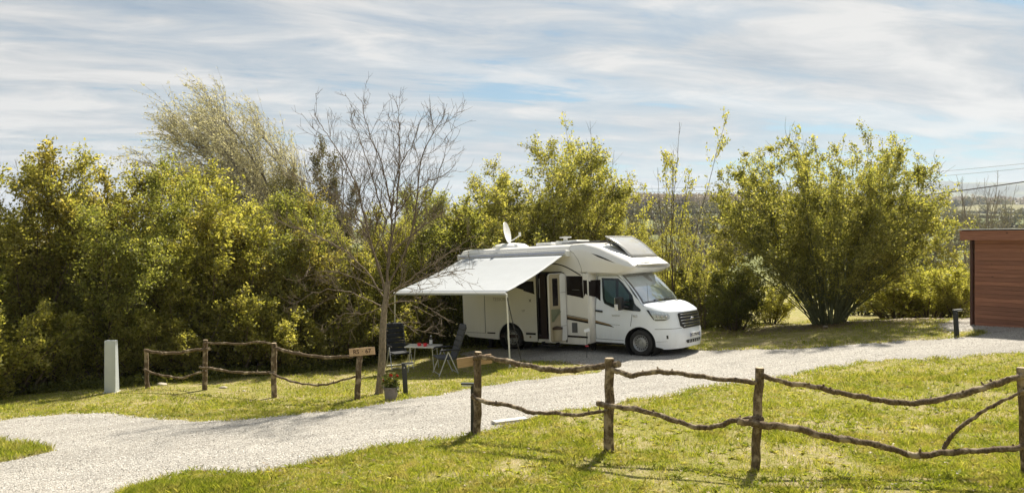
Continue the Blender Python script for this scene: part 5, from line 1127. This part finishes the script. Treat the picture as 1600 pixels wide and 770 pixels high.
x = 985-CX; plant('h1', 'green_tree', 'dark round tree on the skyline at the right end of the hedge', 'tree', (x/F_PX*120, 120, gz(x/F_PX*120, 120)), 1, (1.1, 1.1, 1.9), ('stem', 'farleaf'))

# ================================================================== CABIN
c0 = at(1520, 508.5); c1 = at(1600, 512.5); dr_ = Vector((c1.x-c0.x, c1.y-c0.y, 0)).normalized(); cab_o = thing('wooden_cabin', 'flat-roofed cabin clad in red-brown horizontal boards at the right edge', 'cabin', c0, math.atan2(dr_.y, dr_.x))
HT = 2.36; Lc = 6.0; Dc = 3.6
rg = random.Random(4); cw = MB().box((Lc/2, Dc/2+.03, HT/2), (Lc-.06, Dc-.06, HT)); cw.obj('wall', M['cabindark'], cab_o)
rows_ = 21; hh = (HT+.02)/rows_
for face in range(2):
    for i in range(rows_):
        cuts = [0.02]; L_ = Lc if face == 0 else Dc
        while cuts[-1] < L_-.1: cuts.append(min(L_, cuts[-1]+rg.uniform(1.1, 3.2)))
        for a, b_ in zip(cuts, cuts[1:]):
            bx_ = MB().box((0, 0, 0), (b_-a-.004, .022, hh-.004))
            o = bx_.obj('plank', M['cabin'], cab_o, .004)
            if face == 0: o.location = ((a+b_)/2+.03, -.012-rg.uniform(0, .006), (i+.5)*hh); o.rotation_euler = (0, rg.uniform(-.0015, .0015), 0)
            else: o.location = (-.0-rg.uniform(0, .006), (a+b_)/2+.03, (i+.5)*hh); o.rotation_euler = (0, 0, R(90))
MB().box((-.02, -.02, HT/2), (.07, .07, HT+.02)).obj('corner_post', M['cabindark'], cab_o, .006)
MB().box((Lc/2+.02, Dc/2-.05, HT+.16), (Lc+.40, Dc+.50, .26)).obj('roof', M['cabindark'], cab_o, .004)
MB().box((Lc/2+.02, -.315, HT+.135), (Lc+.46, .03, .25)).obj('fascia', M['cabin'], cab_o, .004); MB().box((-.195, Dc/2-.05, HT+.135), (.03, Dc+.50, .25)).obj('fascia', M['cabin'], cab_o, .004)
MB().box((Lc/2+.02, -.340, HT+.245), (Lc+.48, .024, .035)).obj('fascia_trim', M['cabin'], cab_o, .003)
MB().box((Lc/2+.02, Dc/2-.05, HT+.305), (Lc+.52, Dc+.64, .022)).obj('roof_edging', M['roofmetal'], cab_o, .003)
# ================================================================== CABLES
def cable(name, label, P0, P1, sag, r, m, n=60):
    P0, P1 = Vector(P0), Vector(P1); pts = [P0.lerp(P1, i/n)-Vector((0, 0, 4*sag*(i/n)*(1-i/n))) for i in range(n+1)]
    o = MB().tube(pts, r, 6).obj(name, M[m]); tag(o, label, 'cable'); return o
cable('power_cable', 'thick black cable sagging from the right edge behind the big round bush', atd(1760, 258, 40), atd(880, 329, 62), 1.1, .035, 'cable')
cable('power_cable', 'upper thin grey wire high over the cabin', atd(1900, 222, 110), atd(860, 296, 170), 2.0, .03, 'greycable'); cable('power_cable', 'lower thin grey wire high over the cabin', atd(1900, 229, 110), atd(860, 300, 170), 2.2, .03, 'greycable')

# ================================================================== AIR
me = bpy.data.meshes.new('haze'); hz = MB().box((0, 3900, 196), (26000, 8400, 500)); o = hz.obj('haze', None, None, 0, None, 'stuff') if False else None
b = MB().box((0, 3700, 230), (24000, 7800, 500)); me = b.mesh('haze'); m, t = newmat('thin_haze')
pv = t.n('ShaderNodeVolumePrincipled', {'Color': (.78, .87, 1.0, 1), 'Density': .00012, 'Anisotropy': .2}); t.n('ShaderNodeOutputMaterial', {'Volume': pv.outputs[0]})
o = link('haze', me, m, None, None, 'stuff'); tag(o, 'thin bluish haze over the far fields and hills', 'haze')
